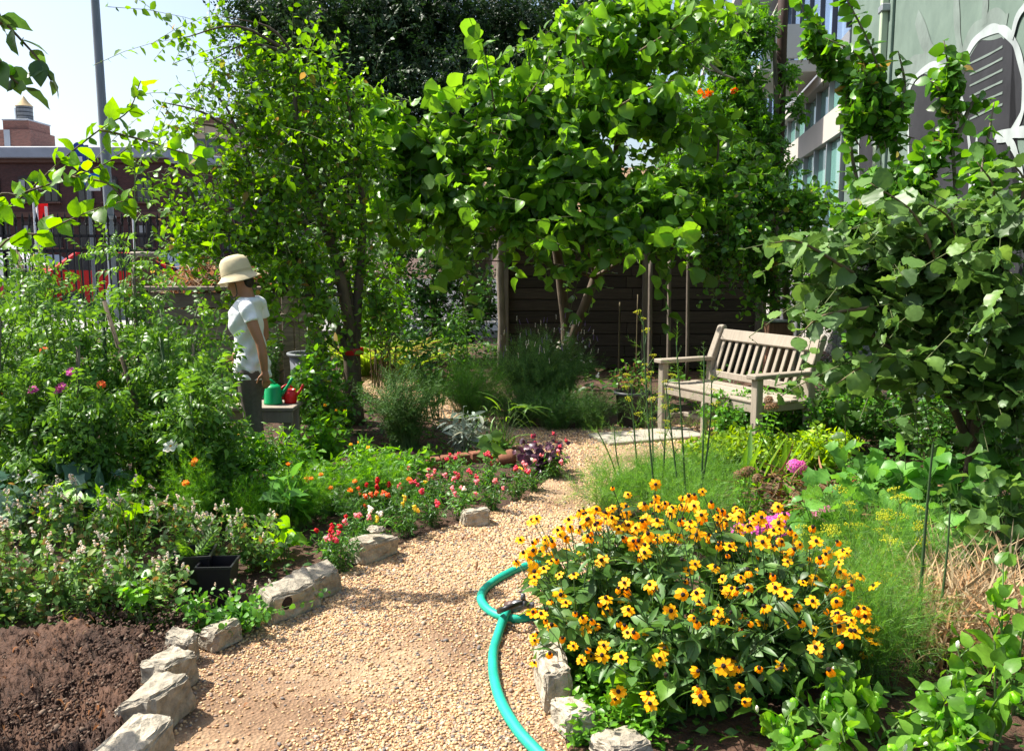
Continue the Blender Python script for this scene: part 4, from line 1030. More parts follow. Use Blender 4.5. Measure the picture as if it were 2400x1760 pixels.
# ------------------------------------------------------------------ hose with spray gun
HZ_ = .021
hz = [(1300, 1800), (1254, 1755), (1210, 1705), (1174, 1643), (1158, 1585), (1156, 1530), (1167, 1487), (1185, 1450), (1197, 1440)]
pts = [G(a, c, HZ_) for a, c in hz]; pts[-1] = pts[-1] + UP * .035; pts[-2] = pts[-2] + UP * .025
ho = thing('garden_hose', 'turquoise garden hose looping on the gravel path with a spray nozzle', 'hose', (pts[4][0], pts[4][1], 0))
M['hose'] = plain('hose_rubber', (.012, .36, .25), .45, noise=.22, scale=9, bump=.05)
b0 = np.array([pts[4][0], pts[4][1], 0])
part('tube', pt('tube', [p - b0 for p in pts], .0195, M['hose'], 12, 6), ho)
lp_ = [(1400, 1418), (1312, 1429), (1268, 1441), (1214, 1450), (1178, 1445), (1145, 1429), (1127, 1403), (1138, 1378), (1174, 1352), (1218, 1331), (1261, 1320), (1330, 1306), (1430, 1300)]
part('tube', pt('tube', [G(a, c, HZ_) - b0 for a, c in lp_], .0195, M['hose'], 12, 6), ho)
n0 = pts[-1] - b0; n1_ = G(1226, 1417, .085) - b0; dv = nrm(n1_ - n0)
M['gunmetal'] = plain('gunmetal', (.16, .16, .17), .35, metal=.5)
nz_ = part('nozzle', pt('nozzle', [n0, n0 + dv * .05, n0 + dv * .055, n1_, n1_ + dv * .02], [.026, .026, .02, .02, .017], M['gunmetal'], 12, 1), ho)
part('collar', pt('collar', [n0 - dv * .02, n0 + dv * .03], [.027, .027], plain('collar_brown', (.10, .06, .05), .5), 12, 1), nz_)
part('lever', pt('lever', [n1_ + UP * .012, G(1200, 1420, .11) - b0, G(1180, 1427, .10) - b0, G(1170, 1432, .07) - b0], [.008, .011, .012, .013], M['black_plastic'], 8, 4), nz_)
part('nozzle_head', pt('nozzle_head', [n1_ + UP * .01, G(1238, 1418, .08) - b0, G(1250, 1420, .075) - b0], [.013, .013, .02], M['gunmetal'], 10, 2), nz_)
part('coupling', pt('coupling', [n0 - dv * .045, n0 - dv * .018], [.024, .024], plain('brass', (.42, .29, .09), .35, metal=.8), 8, 1), nz_)
part('trigger', pt('trigger', [n1_ + UP * .025, n1_ + UP * .05], [.012, .009], M['gunmetal'], 8, 1), nz_)

# ------------------------------------------------------------------ black nursery pots
for k, (px, py, s, rz, lab) in enumerate(((436, 1425, .17, .15, 'square black nursery pot with a ferny seedling'), (494, 1405, .15, .05, 'empty square black nursery pot beside the ferny seedling'))):
    c = G(px, py, 0.0) if k == 0 else G(px, 1440, 0); o = thing('nursery_pot', lab, 'pot', (c[0], c[1] + .12, 0), rz, 'nursery pots'); h = s * 1.25
    bm = bmesh.new(); rings = []
    for (w, z) in ((s * .38, 0), (s * .5, h), (s * .54, h), (s * .54, h + .012), (s * .48, h + .012), (s * .46, h * .8)):
        rings.append([bm.verts.new((a * w, c_ * w, z)) for a, c_ in ((-1, -1), (1, -1), (1, 1), (-1, 1))])
    for r1, r2 in zip(rings[:-1], rings[1:]):
        for i in range(4): bm.faces.new((r1[i], r1[(i + 1) % 4], r2[(i + 1) % 4], r2[i]))
    part('body', bm_mesh('body', bm, M['black_plastic']), o)
    part('compost', box('compost', (s * .9, s * .9, .01), soil_m, 0, (0, 0, h * .78)), o)
    if k == 0:
        pot0 = (c[0], c[1] + .12, h * .8)
c = G(1480, 1000, 0); po = thing('plant_pot', 'dark grey plastic pot holding a ragged plant left of the bench', 'pot', (c[0], c[1], 0)); hp = .33
part('body', lathe('body', [(0, 0), (.115, 0), (.15, hp - .03), (.165, hp - .03), (.168, hp), (.15, hp), (.14, hp - .06)], plain('pot_grey', (.035, .036, .042), .45), 26), po); part('compost', lathe('compost', [(0, hp - .05), (.142, hp - .05)], soil_m, 20), po)
pot1 = (c[0], c[1], hp - .05)
c = G(1182, 1092, 0); tp_ = thing('terracotta_pot', 'small terracotta pot lying on its side at the bed edge', 'pot', (c[0], c[1], .055), .5)
part('body', lathe('body', [(0, -.06), (.04, -.06), (.052, .04), (.06, .04), (.06, .07), (.05, .07), (.038, -.045), (0, -.045)], M['terracotta'], 22), tp_, RY(1.45))
for k in range(4):
    c = G(1015 + k * 34, 1096 - k * 5, 0); thing('edging_brick', ['leftmost', 'second', 'third', 'rightmost'][k] + ' of the red bricks edging the bed behind the coleus', 'brick', (c[0], c[1], 0), .2 + .1 * k, 'edging bricks', box('edging_brick', (.105, .09, .08), M['terracotta'], .006, (0, 0, .035)))

# ------------------------------------------------------------------ gardener
def solid_loft(C, RXs, RYs, n=16, axes=None):
    """closed loft of ellipses; C centres, first axis X/Y plane unless axes (x,y vectors) given"""
    V = []; F = []
    for i, c in enumerate(C):
        ax, ay = axes[i] if axes is not None else (np.array([1, 0, 0]), np.array([0, 1.0, 0]))
        for k in range(n):
            a = 2 * math.pi * k / n; V.append(np.asarray(c) + ax * RXs[i] * math.cos(a) + ay * RYs[i] * math.sin(a))
    m = len(C)
    Q = [(i * n + k, i * n + (k + 1) % n, (i + 1) * n + (k + 1) % n, (i + 1) * n + k) for i in range(m - 1) for k in range(n)]
    V.append(np.asarray(C[0])); V.append(np.asarray(C[-1]))
    Tt = [(m * n, (k + 1) % n, k) for k in range(n)] + [(m * n + 1, (m - 1) * n + k, (m - 1) * n + (k + 1) % n) for k in range(n)]
    return np.array(V, float), [np.array(Q), np.array(Tt)]
def limb(pts, rads, n=12, sub=3):
    V, F = polytube(pts, rads, n, sub); return V, F
def ell(c, r, sub=2):
    v, f = ball(sub); return v * np.asarray(r) + np.asarray(c), [f]
def fused(nm, lst, mat, vox=.011, sm=4):
    V, F = join(lst); me = mesh_np(nm + '_tmp', V, F, mat); o = bpy.data.objects.new('tmp_fuse', me); COL.objects.link(o)
    r = o.modifiers.new('r', 'REMESH'); r.mode = 'VOXEL'; r.voxel_size = vox
    s = o.modifiers.new('s', 'SMOOTH'); s.iterations = sm; s.factor = .5
    dg = bpy.context.evaluated_depsgraph_get(); m2 = bpy.data.meshes.new_from_object(o.evaluated_get(dg)); bpy.data.objects.remove(o)
    m2.name = nm; m2.materials.clear(); m2.materials.append(mat); m2.polygons.foreach_set('use_smooth', np.ones(len(m2.polygons), bool)); return m2
YP = 6.55
pc = P(585, 700, YP); FX = -1.0       # faces -x (left)
HS = 1.0
pe = thing('person', 'person in a white T-shirt and tan sun hat looking down and facing left', 'person', (pc[0], YP, 0), math.radians(-6))
# local: faces -x, y toward back of scene; near arm at y=-
M['skin'] = plain('skin', (.36, .17, .095), .55, noise=.08, scale=10); M['shirt'] = plain('shirt_cotton', (.80, .82, .84), .85, noise=.04, scale=18, bump=.15); M['trouser'] = plain('trouser_cloth', (.115, .095, .085), .9, noise=.18, scale=30, bump=.2); M['hat'] = plain('hat_canvas', (.60, .51, .32), .9, noise=.10, scale=12, bump=.12); M['hair'] = plain('hair_dark', (.014, .010, .009), .45); M['cord'] = plain('cord', (.02, .035, .02), .7)
zt_ = 1.40
body = []
# legs
for y, fx in ((-.075, .02), (.075, -.05)):
    body.append(limb([(fx * .4, y, .80), (fx, y * 1.05, .45), (fx + .03, y * 1.05, .09)], [.068, .054, .036]))
    body.append(ell((fx - .035, y * 1.05, .045), (.115, .042, .042)))
# torso
body.append(solid_loft([(0.0, 0, .74), (.0, 0, .84), (-.005, 0, .96), (-.03, 0, 1.10), (-.03, 0, 1.20), (.0, 0, 1.27), (.0, 0, 1.30)], [.085, .105, .088, .108, .100, .07, .045], [.11, .135, .112, .130, .148, .12, .06], 18))
# neck, head (tilted forward/down)
body.append(limb([(.005, 0, 1.24), (-.02, 0, 1.33), (-.045, 0, 1.40)], [.058, .050, .052]))
hd = np.array([-.075, 0, 1.425]); tl_ = math.radians(24)
def hp_(x, y, z):   # head local: x forward(-), tilt down
    X, Z = -x, z
    c, s = math.cos(tl_), math.sin(tl_)
    return (hd[0] + X * c - Z * s * 1.0, hd[1] + y, hd[2] + Z * c + X * s * 1.0)
body += [ell(hp_(0, 0, .02), (.088, .073, .098)), ell(hp_(.035, 0, -.045), (.058, .054, .062)), ell(hp_(.075, 0, -.085), (.024, .026, .022), 1)]
body += [limb([hp_(.082, 0, .012), hp_(.106, 0, -.026)], [.008, .015], 8), ell(hp_(.09, 0, -.062), (.012, .021, .008), 1), ell(hp_(-.005, -.074, -.01), (.017, .010, .027), 1), ell(hp_(-.005, .074, -.01), (.017, .010, .027), 1)]
# near arm hanging slightly back (y = -), far arm bent forward
def hand(base, d, palm_n, s=1.0, curl=.35):
    d = nrm(np.array(d, float)); pn = nrm(np.array(palm_n, float)); sd = np.cross(d, pn)
    L_ = [limb([base, np.array(base) + d * .045 * s, np.array(base) + d * .085 * s], [.024 * s, .030 * s, .026 * s], 10)]
    for k, (o, ln) in enumerate(((-.026, .058), (-.009, .070), (.009, .066), (.025, .052))):
        a = np.array(base) + d * .08 * s + sd * o * s; m = a + (d + pn * curl * .5) * ln * .5 * s; e = m + (d * .8 + pn * curl * 1.6) * ln * .5 * s
        L_.append(limb([a, m, e], [.0095 * s, .0088 * s, .0068 * s], 8))
    a = np.array(base) + d * .03 * s - sd * .024 * s; L_.append(limb([a, a + (d * .6 - sd * .7 + pn * .3) * .035 * s, a + (d * 1.3 - sd * .8 + pn * .6) * .05 * s], [.012 * s, .0105 * s, .008 * s], 8))
    return L_
sh_n, el_n, wr_n = (.05, -.165, 1.225), (.145, -.195, .985), (.170, -.185, .77)
body.append(limb([(.02, -.13, 1.245), sh_n, (.095, -.19, 1.11), el_n, (.165, -.195, .88), wr_n], [.05, .048, .043, .035, .036, .026])); body += hand(wr_n, (.10, .05, -1), (-.6, .7, 0), 1.0)
sh_f, el_f, wr_f = (-.005, .175, 1.235), (.02, .215, .985), (-.17, .16, .85)
body.append(limb([(.0, .13, 1.245), sh_f, el_f, (-.08, .19, .91), wr_f], [.05, .048, .036, .034, .026])); body += hand(wr_f, (-1, -.25, -.35), (0, -.6, -.6), 1.0)
part('body', fused('body', body, M['skin'], .0085, 3), pe)
# shirt
shl = [solid_loft([(.005, 0, .685), (0, 0, .80), (-.008, 0, .90), (-.012, 0, .98), (-.04, 0, 1.10), (-.038, 0, 1.19), (-.005, 0, 1.27), (-.003, 0, 1.305)], [.132, .128, .112, .108, .126, .117, .09, .066], [.175, .17, .145, .138, .152, .166, .145, .075], 22)]
shl.append(limb([(.01, -.12, 1.25), (.046, -.165, 1.225), (.088, -.188, 1.13)], [.060, .058, .053])); shl.append(limb([(.0, .12, 1.25), (.0, .172, 1.235), (.012, .205, 1.135)], [.064, .066, .060]))
shl.append(ell((-.105, -.055, 1.115), (.045, .055, .06))); shl.append(ell((-.105, .055, 1.115), (.045, .055, .06)))
sm_ = fused('shirt', shl, M['shirt'], .0085, 4)
vv = np.empty(len(sm_.vertices) * 3); sm_.vertices.foreach_get('co', vv); vv = vv.reshape(-1, 3)
wr = np.clip((1.0 - vv[:, 2]) / .3, 0, 1)
dd = .006 * np.sin(vv[:, 2] * 95 + vv[:, 0] * 60 + np.sin(vv[:, 1] * 25) * 2) * wr + .0065 * np.sin(vv[:, 2] * 38 - vv[:, 0] * 45 + np.sin(vv[:, 1] * 22))
rad = nrm(np.c_[vv[:, 0], vv[:, 1], np.zeros(len(vv))]); vv += rad * dd[:, None]; sm_.vertices.foreach_set('co', vv.reshape(-1)); sm_.update()
part('shirt', sm_, pe)
tr_ = [solid_loft([(0, 0, .70), (0, 0, .78), (0, 0, .86)], [.10, .112, .10], [.145, .16, .14], 18)]
for y, fx in ((-.078, .02), (.078, -.05)): tr_.append(limb([(fx * .3, y, .76), (fx * .6, y * 1.04, .60), (fx, y * 1.05, .45), (fx + .03, y * 1.05, .08)], [.10, .09, .074, .066], 14))
part('trousers', fused('trousers', tr_, M['trouser'], .010, 3), pe)
# shoes
for y, fx in ((-.079, .02), (.079, -.05)):
    sv, sf = ell((fx - .04, y, .045), (.135, .05, .05)); part('shoe', mesh_np('shoe', sv, sf, M['hair']), pe)
pe.scale = (.96, .96, .96)
# hair
part('hair', fused('hair', [ell(hp_(-.045, 0, .045), (.066, .079, .080)), ell(hp_(-.07, 0, -.03), (.036, .058, .06)), ell(hp_(.0, 0, .075), (.085, .076, .045))], M['hair'], .009, 3), pe)
# hat: crown and drooping brim, panels of canvas
def hatp(prof, n=36, oval=.86, wav=0.0):
    V = []; F = []
    for i, (r, z) in enumerate(prof):
        for k in range(n):
            a = 2 * math.pi * k / n; rr_ = r * (1 + wav * (i >= len(prof) // 2) * math.sin(a * 3 + 1) * .6 + .012 * math.sin(a * 6) * (1 if z > .05 else 0)); V.append((rr_ * math.cos(a), rr_ * oval * math.sin(a), z + wav * .25 * (i >= len(prof) // 2) * math.sin(a * 2 + .5)))
    for i in range(len(prof) - 1):
        for k in range(n): F.append((i * n + k, i * n + (k + 1) % n, (i + 1) * n + (k + 1) % n, (i + 1) * n + k))
    return np.array(V), np.array(F)
hV, hF = hatp([(.001, .148), (.05, .146), (.085, .132), (.108, .10), (.117, .05), (.121, .0)])
bV, bF = hatp([(.121, .006), (.124, -.008), (.145, -.028), (.165, -.046), (.167, -.050), (.145, -.034), (.122, -.012)], 36, .93, .05)
HM = T(*hp_(-.005, 0, .05)) @ RY(-math.radians(15))
ha = part('hat', mesh_np('hat', hV, hF, M['hat']), pe, HM); part('brim', mesh_np('brim', bV, bF, M['hat']), ha)
bdV, bdF = hatp([(.1195, .028), (.1225, .010)]); part('band', mesh_np('band', bdV, bdF, plain('hat_band', (.50, .42, .25), .9)), ha)
cpt = [hp_(.0, -.078, .02), hp_(.035, -.066, -.09), (-.13, -.05, 1.28), (-.135, -.05, 1.20), (-.142, -.05, 1.12)]
part('chin_cord', pt('chin_cord', cpt, .004, M['cord'], 6), ha, HM.inverted()); v, f = ball(1); part('toggle', mesh_np('toggle', v * .012, f, M['cord']), ha, HM.inverted() @ T(-.138, -.052, 1.20))
def Ln(Y, *pp): return [P(a, b_, Y) for a, b_ in pp]
# ------------------------------------------------------------------ trees and tall shrubs
def tree(name, label, cat, base, trunks, blobs, tpls, size, nl, tw, lmat, bark, nbig=0, droop=.3, spread=.9, jit=.3, anchor=None, twr=.006, nup=1.0, shell=.5, group=None, limbs=True, flat=1.0, sprays_=(), minpx=9.0, mode='spiral', flowers=()):
    p = Plant(); base = np.asarray(base, float)
    ends = []
    for k, (pts, rads) in enumerate(trunks):
        V, F = polytube(pts, rads, 9, 5, .05); p.extra.append(('trunk', mesh_np('trunk', V, F, bark))); ends += [np.array(q, float) for q in pts[1:]]
    ends = np.array(ends)
    lb = []
    for (c, r), n in blobs:
        a = ends[np.argmin(np.linalg.norm(ends - c, axis=1) + np.where(ends[:, 2] > c[2] + .2, 1.0, 0))]
        if limbs:
            L_ = np.linalg.norm(c - a); mid = (a + c) / 2 + UP * .08 * L_ + rng.normal(size=3) * .06 * L_
            lb.append(polytube([a, mid, c], [min(.028, .008 + .012 * L_), .011, .004], 5, 4, .05))
        E = c + (in_ell(n, c, r, shell) - c) * rng.uniform(.65, 1.35, (n, 1)); d = E - (c - UP * r[2] * .6) + rng.normal(size=E.shape) * .3 * r.mean(); d[:, 2] *= flat; d = nrm(d)
        ln = tw * rng.uniform(.5, 1.3, (n, 1)); B = E - d * ln; Mi = (B + E) / 2 + UP * ln * .10
        p.stems(B, Mi, E, twr * .65, twr * .35, 3)
        for k, tpl in enumerate(tpls):
            s = slice(k, None, len(tpls))
            if len(B[s]): p.leaves(L[tpl], along(B[s], Mi[s], E[s], nl, .0, 1.0, size * (.8, 1.0, 1.15)[k % 3], spread, droop, jit, nup, mode=mode))
    if lb:
        for (V, F) in lb: p.extra.append(('limb', mesh_np('limb', V, F, bark)))
    for ln_ in sprays_:
        V, F = polytube(ln_, list(np.linspace(.012, .003, len(ln_))), 6, 5, .03); p.extra.append(('branch', mesh_np('branch', V, F, M['twig'])))
        for a, b_ in zip(ln_[:-1], ln_[1:]):
            a, b_ = np.array(a)[None], np.array(b_)[None]; k_ = max(4, int(np.linalg.norm(b_ - a) / (size * .28))); p.leaves(L[tpls[rng.integers(len(tpls))]], along(a, (a + b_) / 2 + UP * .02, b_, k_, .02, 1, size * 1.05, spread, droop, jit, nup, 0))
    for f in flowers: p.flower(*f)
    return p.build(name, label, cat, base, lmat, M['young_twig'], nbig, group, stuffname='crown', stemname='twigs', minpx=minpx)
def BL(lst): return [(blob(*b[:6]), b[6]) for b in lst]

# far dark evergreen mass
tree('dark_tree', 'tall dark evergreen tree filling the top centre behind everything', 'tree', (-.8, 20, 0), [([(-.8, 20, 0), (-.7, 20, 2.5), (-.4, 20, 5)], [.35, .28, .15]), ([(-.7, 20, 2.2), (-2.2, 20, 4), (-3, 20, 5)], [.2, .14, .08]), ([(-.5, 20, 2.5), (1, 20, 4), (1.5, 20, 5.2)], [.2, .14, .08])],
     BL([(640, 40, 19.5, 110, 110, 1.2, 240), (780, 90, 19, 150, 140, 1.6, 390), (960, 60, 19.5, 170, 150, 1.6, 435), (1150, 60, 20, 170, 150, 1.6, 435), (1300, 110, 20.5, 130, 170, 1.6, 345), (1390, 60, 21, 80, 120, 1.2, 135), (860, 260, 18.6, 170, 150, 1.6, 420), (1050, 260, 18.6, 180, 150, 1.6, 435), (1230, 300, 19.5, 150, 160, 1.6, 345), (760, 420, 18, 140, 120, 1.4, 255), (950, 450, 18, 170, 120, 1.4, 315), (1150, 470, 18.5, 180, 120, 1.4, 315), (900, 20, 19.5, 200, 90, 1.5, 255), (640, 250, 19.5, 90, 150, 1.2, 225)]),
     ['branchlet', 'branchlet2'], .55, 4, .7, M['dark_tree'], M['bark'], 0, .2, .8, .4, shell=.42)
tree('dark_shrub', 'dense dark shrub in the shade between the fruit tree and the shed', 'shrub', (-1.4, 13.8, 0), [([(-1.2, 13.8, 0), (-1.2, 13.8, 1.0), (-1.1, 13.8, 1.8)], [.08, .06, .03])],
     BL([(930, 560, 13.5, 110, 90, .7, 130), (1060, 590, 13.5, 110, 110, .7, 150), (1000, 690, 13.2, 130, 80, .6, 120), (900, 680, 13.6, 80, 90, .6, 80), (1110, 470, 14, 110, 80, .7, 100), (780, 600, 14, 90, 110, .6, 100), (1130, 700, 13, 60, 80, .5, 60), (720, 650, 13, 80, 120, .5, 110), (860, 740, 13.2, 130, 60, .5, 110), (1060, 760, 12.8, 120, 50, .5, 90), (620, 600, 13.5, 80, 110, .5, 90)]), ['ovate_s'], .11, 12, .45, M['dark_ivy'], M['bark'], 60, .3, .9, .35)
# glass building vine on a dark post
q = P(1822, 600, 12.5); vx = q[0]
ip = thing('vine_post', 'tall dark rusty post rising through the climbing vine', 'post', (vx, 12.5, 0)); part('shaft', pt('shaft', [(0, 0, 0), (-.03, 0, 2.6), (-.06, 0, 5.4)], [.075, .07, .065], plain('rust_post', (.045, .022, .016), .8, noise=.4, scale=10), 10, 3), ip); part('cap', lathe('cap', [(.09, 5.38), (.09, 5.44), (0, 5.47)], M['iron'], 10), ip)
tv = merge([tmul(leaf_t([(0, .05), (.5, .09), (.85, .2), (1, .26)], .0, .0), (math.cos(a) * .05, math.sin(a) * .05, 0), (math.cos(a) * .35, math.sin(a) * .35, 1), (-math.cos(a), -math.sin(a), .3), 1) for a in np.linspace(0, 5.03, 5)])
fl_me = mesh_np('trumpet', tv[0], tv[1], M['coral'])
fls = [(fl_me, P(px, py, 11.9), (rng.normal() * .5, -1, .2), .085, 'trumpet_flower') for px, py in ((1648, 218), (1656, 226), (1663, 219), (1650, 231), (1714, 220), (1724, 217), (1668, 224))]
tree('trumpet_vine', 'climbing vine with small orange trumpet flowers around the dark post', 'vine', (vx - .2, 12.3, 0), [([(vx - .2, 12.3, 0), (vx - .25, 12.4, 1.6), (vx - .12, 12.4, 3.2), (vx - .2, 12.4, 4.6)], [.06, .05, .04, .02])],
     BL([(1700, 120, 12.3, 70, 60, .5, 78), (1760, 60, 12.3, 60, 60, .5, 91), (1640, 70, 12.6, 40, 50, .4, 29), (1740, 200, 12.3, 80, 70, .6, 117), (1660, 260, 12.2, 80, 70, .6, 117), (1780, 290, 12.2, 60, 80, .6, 104), (1720, 350, 12, 100, 70, .6, 143), (1620, 370, 12.2, 70, 80, .6, 104), (1800, 400, 12, 70, 80, .5, 104), (1590, 260, 12.8, 40, 90, .4, 52), (1860, 240, 12.3, 30, 20, .3, 12), (1850, 160, 12.4, 30, 30, .3, 12), (1690, 450, 11.8, 120, 60, .6, 156), (1560, 330, 12.8, 30, 100, .4, 39)]),
     ['pinnate'], .21, 5, .4, M['vine'], M['bark_grey'], 120, .35, 1.0, .35, flowers=fls)
for k, (cc, rr, a0, a1) in enumerate((((1745, 110), 78, 1.7, 4.5), ((1735, 120), 62, 2.0, 4.2), ((1690, 120), 50, 2.6, 4.6))):
    pts = [P(cc[0] + rr * 1.2 * math.cos(a), cc[1] - rr * math.sin(a), 11.8) - np.array([vx, 11.8, 0]) for a in np.linspace(a0, a1, 8)]
    o = thing('bare_vine_stem', ['thick pale looping bare stem left of the dark post', 'thin pale looping stem inside the thick loop', 'leftmost thin grey looping stem on the vine'][k], 'vine stem', (vx, 11.8, 0), 0, 'looping bare stems'); part('stem', pt('stem', pts, [.012, .022, .026, .026, .024, .022, .018, .01] if k == 0 else [.008] * 8, M['bark_grey'] if k else M['old_wood'], 7, 4, .05), o)

# mulberry
mb = np.array([P(1335, 800, 10.4)[0], 10.4, 0.0])
tk1 = [mb, mb + (-.04, .0, .75), P(1300, 560, 10.2), P(1270, 430, 9.9), P(1230, 330, 9.6)]; tk2 = [mb + (.0, 0, .45), P(1352, 760, 10.3), P(1395, 650, 10.2), P(1430, 480, 10), P(1450, 300, 9.9), P(1470, 150, 9.9)]
tree('mulberry_tree', 'large-leaved bright green tree spreading over the shed in the centre', 'tree', mb, [(tk1, [.085, .065, .05, .035, .02]), (tk2, [.06, .055, .05, .04, .03, .015]), ([P(1300, 560, 10.2), P(1150, 460, 9.6), P(1000, 380, 9.3)], [.04, .03, .015]), ([P(1430, 480, 10), P(1560, 430, 9.7), P(1680, 400, 9.5)], [.04, .03, .015])],
     BL([(905, 250, 9.2, 55, 45, .35, 12), (960, 330, 9.1, 100, 60, .5, 26), (930, 430, 9.0, 90, 70, .5, 22), (1060, 330, 9.3, 110, 80, .6, 33), (1040, 470, 9.0, 130, 60, .5, 29), (1190, 280, 9.4, 110, 70, .6, 33), (1150, 170, 9.6, 50, 55, .35, 12), (1260, 190, 9.5, 80, 80, .5, 22), (1330, 290, 9.4, 110, 90, .6, 34), (1420, 90, 9.7, 110, 95, .6, 34), (1545, 70, 9.9, 95, 95, .5, 25), (1440, 230, 9.6, 110, 100, .6, 34), (1550, 240, 9.8, 80, 110, .5, 22), (1230, 420, 9.2, 150, 80, .6, 41), (1400, 420, 9.2, 140, 80, .6, 37), (1530, 440, 9.0, 110, 80, .5, 29), (1640, 400, 9.2, 70, 80, .5, 16), (1330, 510, 9.0, 130, 40, .5, 20), (1530, 560, 8.6, 50, 50, .3, 7), (1070, 610, 8.8, 30, 35, .25, 4), (1345, 615, 8.9, 30, 35, .2, 4), (890, 500, 9.1, 50, 40, .3, 8), (1680, 300, 9.6, 50, 60, .4, 9), (1180, 510, 8.9, 140, 40, .4, 17), (1450, 520, 8.8, 140, 40, .4, 18), (1330, 380, 9.6, 120, 70, .7, 16), (1000, 400, 9.4, 110, 90, .5, 8), (1640, 90, 10, 60, 90, .4, 6), (1750, 520, 9, 70, 50, .4, 5), (880, 380, 9.3, 70, 90, .4, 6), (1340, 40, 9.8, 80, 60, .4, 10), (1480, 10, 9.9, 110, 60, .5, 15), (1600, 20, 10, 80, 70, .4, 11), (1250, 110, 9.7, 60, 60, .4, 7), (1700, 40, 10.2, 60, 60, .4, 7)]),
     ['heart', 'heart2', 'heart3'], .165, 13, .9, M['mulberry'], M['bark'], 300, .55, .95, .34, nup=.75, twr=.006, mode='spiral', shell=.8, flat=.5, sprays_=[Ln(9.0, *q_) for q_ in (((1010, 340), (930, 250), (865, 200)), ((1160, 260), (1145, 170), (1130, 100)), ((1230, 240), (1280, 160), (1290, 105)), ((1370, 160), (1350, 80), (1400, 10)), ((1100, 410), (980, 400), (870, 440)), ((1060, 500), (950, 490), (880, 525)), ((1480, 500), (1550, 560), (1560, 640)), ((1180, 470), (1090, 540), (1060, 620)), ((1300, 470), (1200, 500), (1130, 560)), ((1450, 250), (1540, 200), (1640, 180)), ((1500, 120), (1590, 60), (1640, 10)), ((1400, 480), (1330, 540), (1340, 620)), ((1550, 470), (1650, 480), (1720, 540)), ((1200, 330), (1080, 280), (1000, 215)))])
# kiwi-like vine mass on the shed roof, right of the mulberry
tree('climbing_vine', 'round-leaved climber heaped over the shed roof behind the bench', 'vine', (P(1850, 800, 9.8)[0], 9.8, 0), [([(P(1850, 800, 9.8)[0], 9.8, 0), P(1840, 650, 9.6), P(1800, 500, 9.4)], [.05, .04, .02])],
     BL([(1700, 480, 9.0, 80, 60, .5, 75), (1790, 430, 9.2, 80, 70, .5, 82), (1880, 470, 9.0, 80, 60, .5, 82), (1740, 560, 8.9, 90, 50, .5, 75), (1860, 570, 8.8, 90, 60, .5, 90), (1790, 640, 9.2, 60, 50, .4, 45), (1900, 680, 9.3, 60, 70, .4, 54), (1680, 580, 9.3, 60, 50, .3, 38)]), ['round', 'ovate'], .095, 13, .5, M['kiwi'], M['bark_grey'], 200, .4, 1.0, .35, shell=.7)
# upright leafy shoots against the painted wall
def shoots(name, label, base, lines, blobs_, nbig):
    p = Plant(); st = []
    for ln in lines:
        V, F = polytube(ln, list(np.linspace(.02, .004, len(ln))), 6, 5); st.append((V, F))
        for a, b_ in zip(ln[:-1], ln[1:]):
            a, b_ = np.array(a)[None], np.array(b_)[None]; n = max(6, int(np.linalg.norm(b_ - a) / .022)); p.leaves(L['round'], along(a, (a + b_) / 2, b_, n, 0, 1, .118, 1.25, .35, .35, .8, 0))
    V, F = join(st); p.extra.append(('shoot', mesh_np('shoot', V, F, M['bark_grey'])))
    for (c, r), n in blobs_:
        E = in_ell(n, c, r, .5); d = nrm(E - c + UP * .2); B = E - d * .3; p.stems(B, (B + E) / 2 + UP * .03, E, .005, .002, 2); p.leaves(L['round'], along(B, (B + E) / 2 + UP * .03, E, 9, .1, 1, .105, 1.1, .35, .35, .8))
    return p.build(name, label, 'vine', base, M['kiwi'], M['twig'], nbig, 'leafy shoots by the painted wall')
shoots('leafy_shoot', 'tallest leafy shoot climbing past the corner of the painted wall', (P(2110, 700, 7.3)[0], 7.3, 0), [[(P(2110, 700, 7.3)[0], 7.3, 0)] + Ln(7.3, (2115, 600), (2110, 420), (2085, 260), (2040, 110), (1985, 0), (1970, -40)), Ln(7.3, (2100, 330), (2060, 210), (2010, 130), (1935, 90)), Ln(7.2, (2105, 300), (2120, 200), (2105, 120))], BL([(2070, 250, 7.3, 63, 63, .3, 44), (2040, 180, 7.3, 52, 52, .25, 24), (2050, 420, 7.2, 74, 52, .3, 37), (2100, 480, 7.1, 84, 52, .3, 41), (2000, 500, 7.2, 63, 42, .3, 27), (2000, 250, 7.3, 42, 26, .2, 14)]), 150)
shoots('leafy_shoot', 'second tall leafy shoot in front of the arched grey graffiti', (P(2240, 700, 6.8)[0], 6.8, 0), [[(P(2240, 700, 6.8)[0], 6.8, 0)] + Ln(6.8, (2240, 560), (2232, 330), (2228, 200), (2212, 95)), Ln(6.8, (2240, 330), (2280, 240), (2310, 235)), Ln(6.8, (2236, 300), (2200, 210), (2180, 190))], BL([(2230, 170, 6.8, 40, 52, .2, 19), (2190, 330, 6.9, 42, 42, .2, 15), (2160, 400, 6.9, 63, 63, .3, 27)]), 110)
shoots('leafy_shoot', 'short sparse leafy shoot nearest the right edge of the wall', (P(2300, 700, 6.4)[0], 6.4, 0), [[(P(2300, 700, 6.4)[0], 6.4, 0)] + Ln(6.4, (2300, 560), (2300, 420), (2320, 300), (2330, 240))], BL([(2310, 380, 6.4, 42, 63, .2, 15)]), 50)
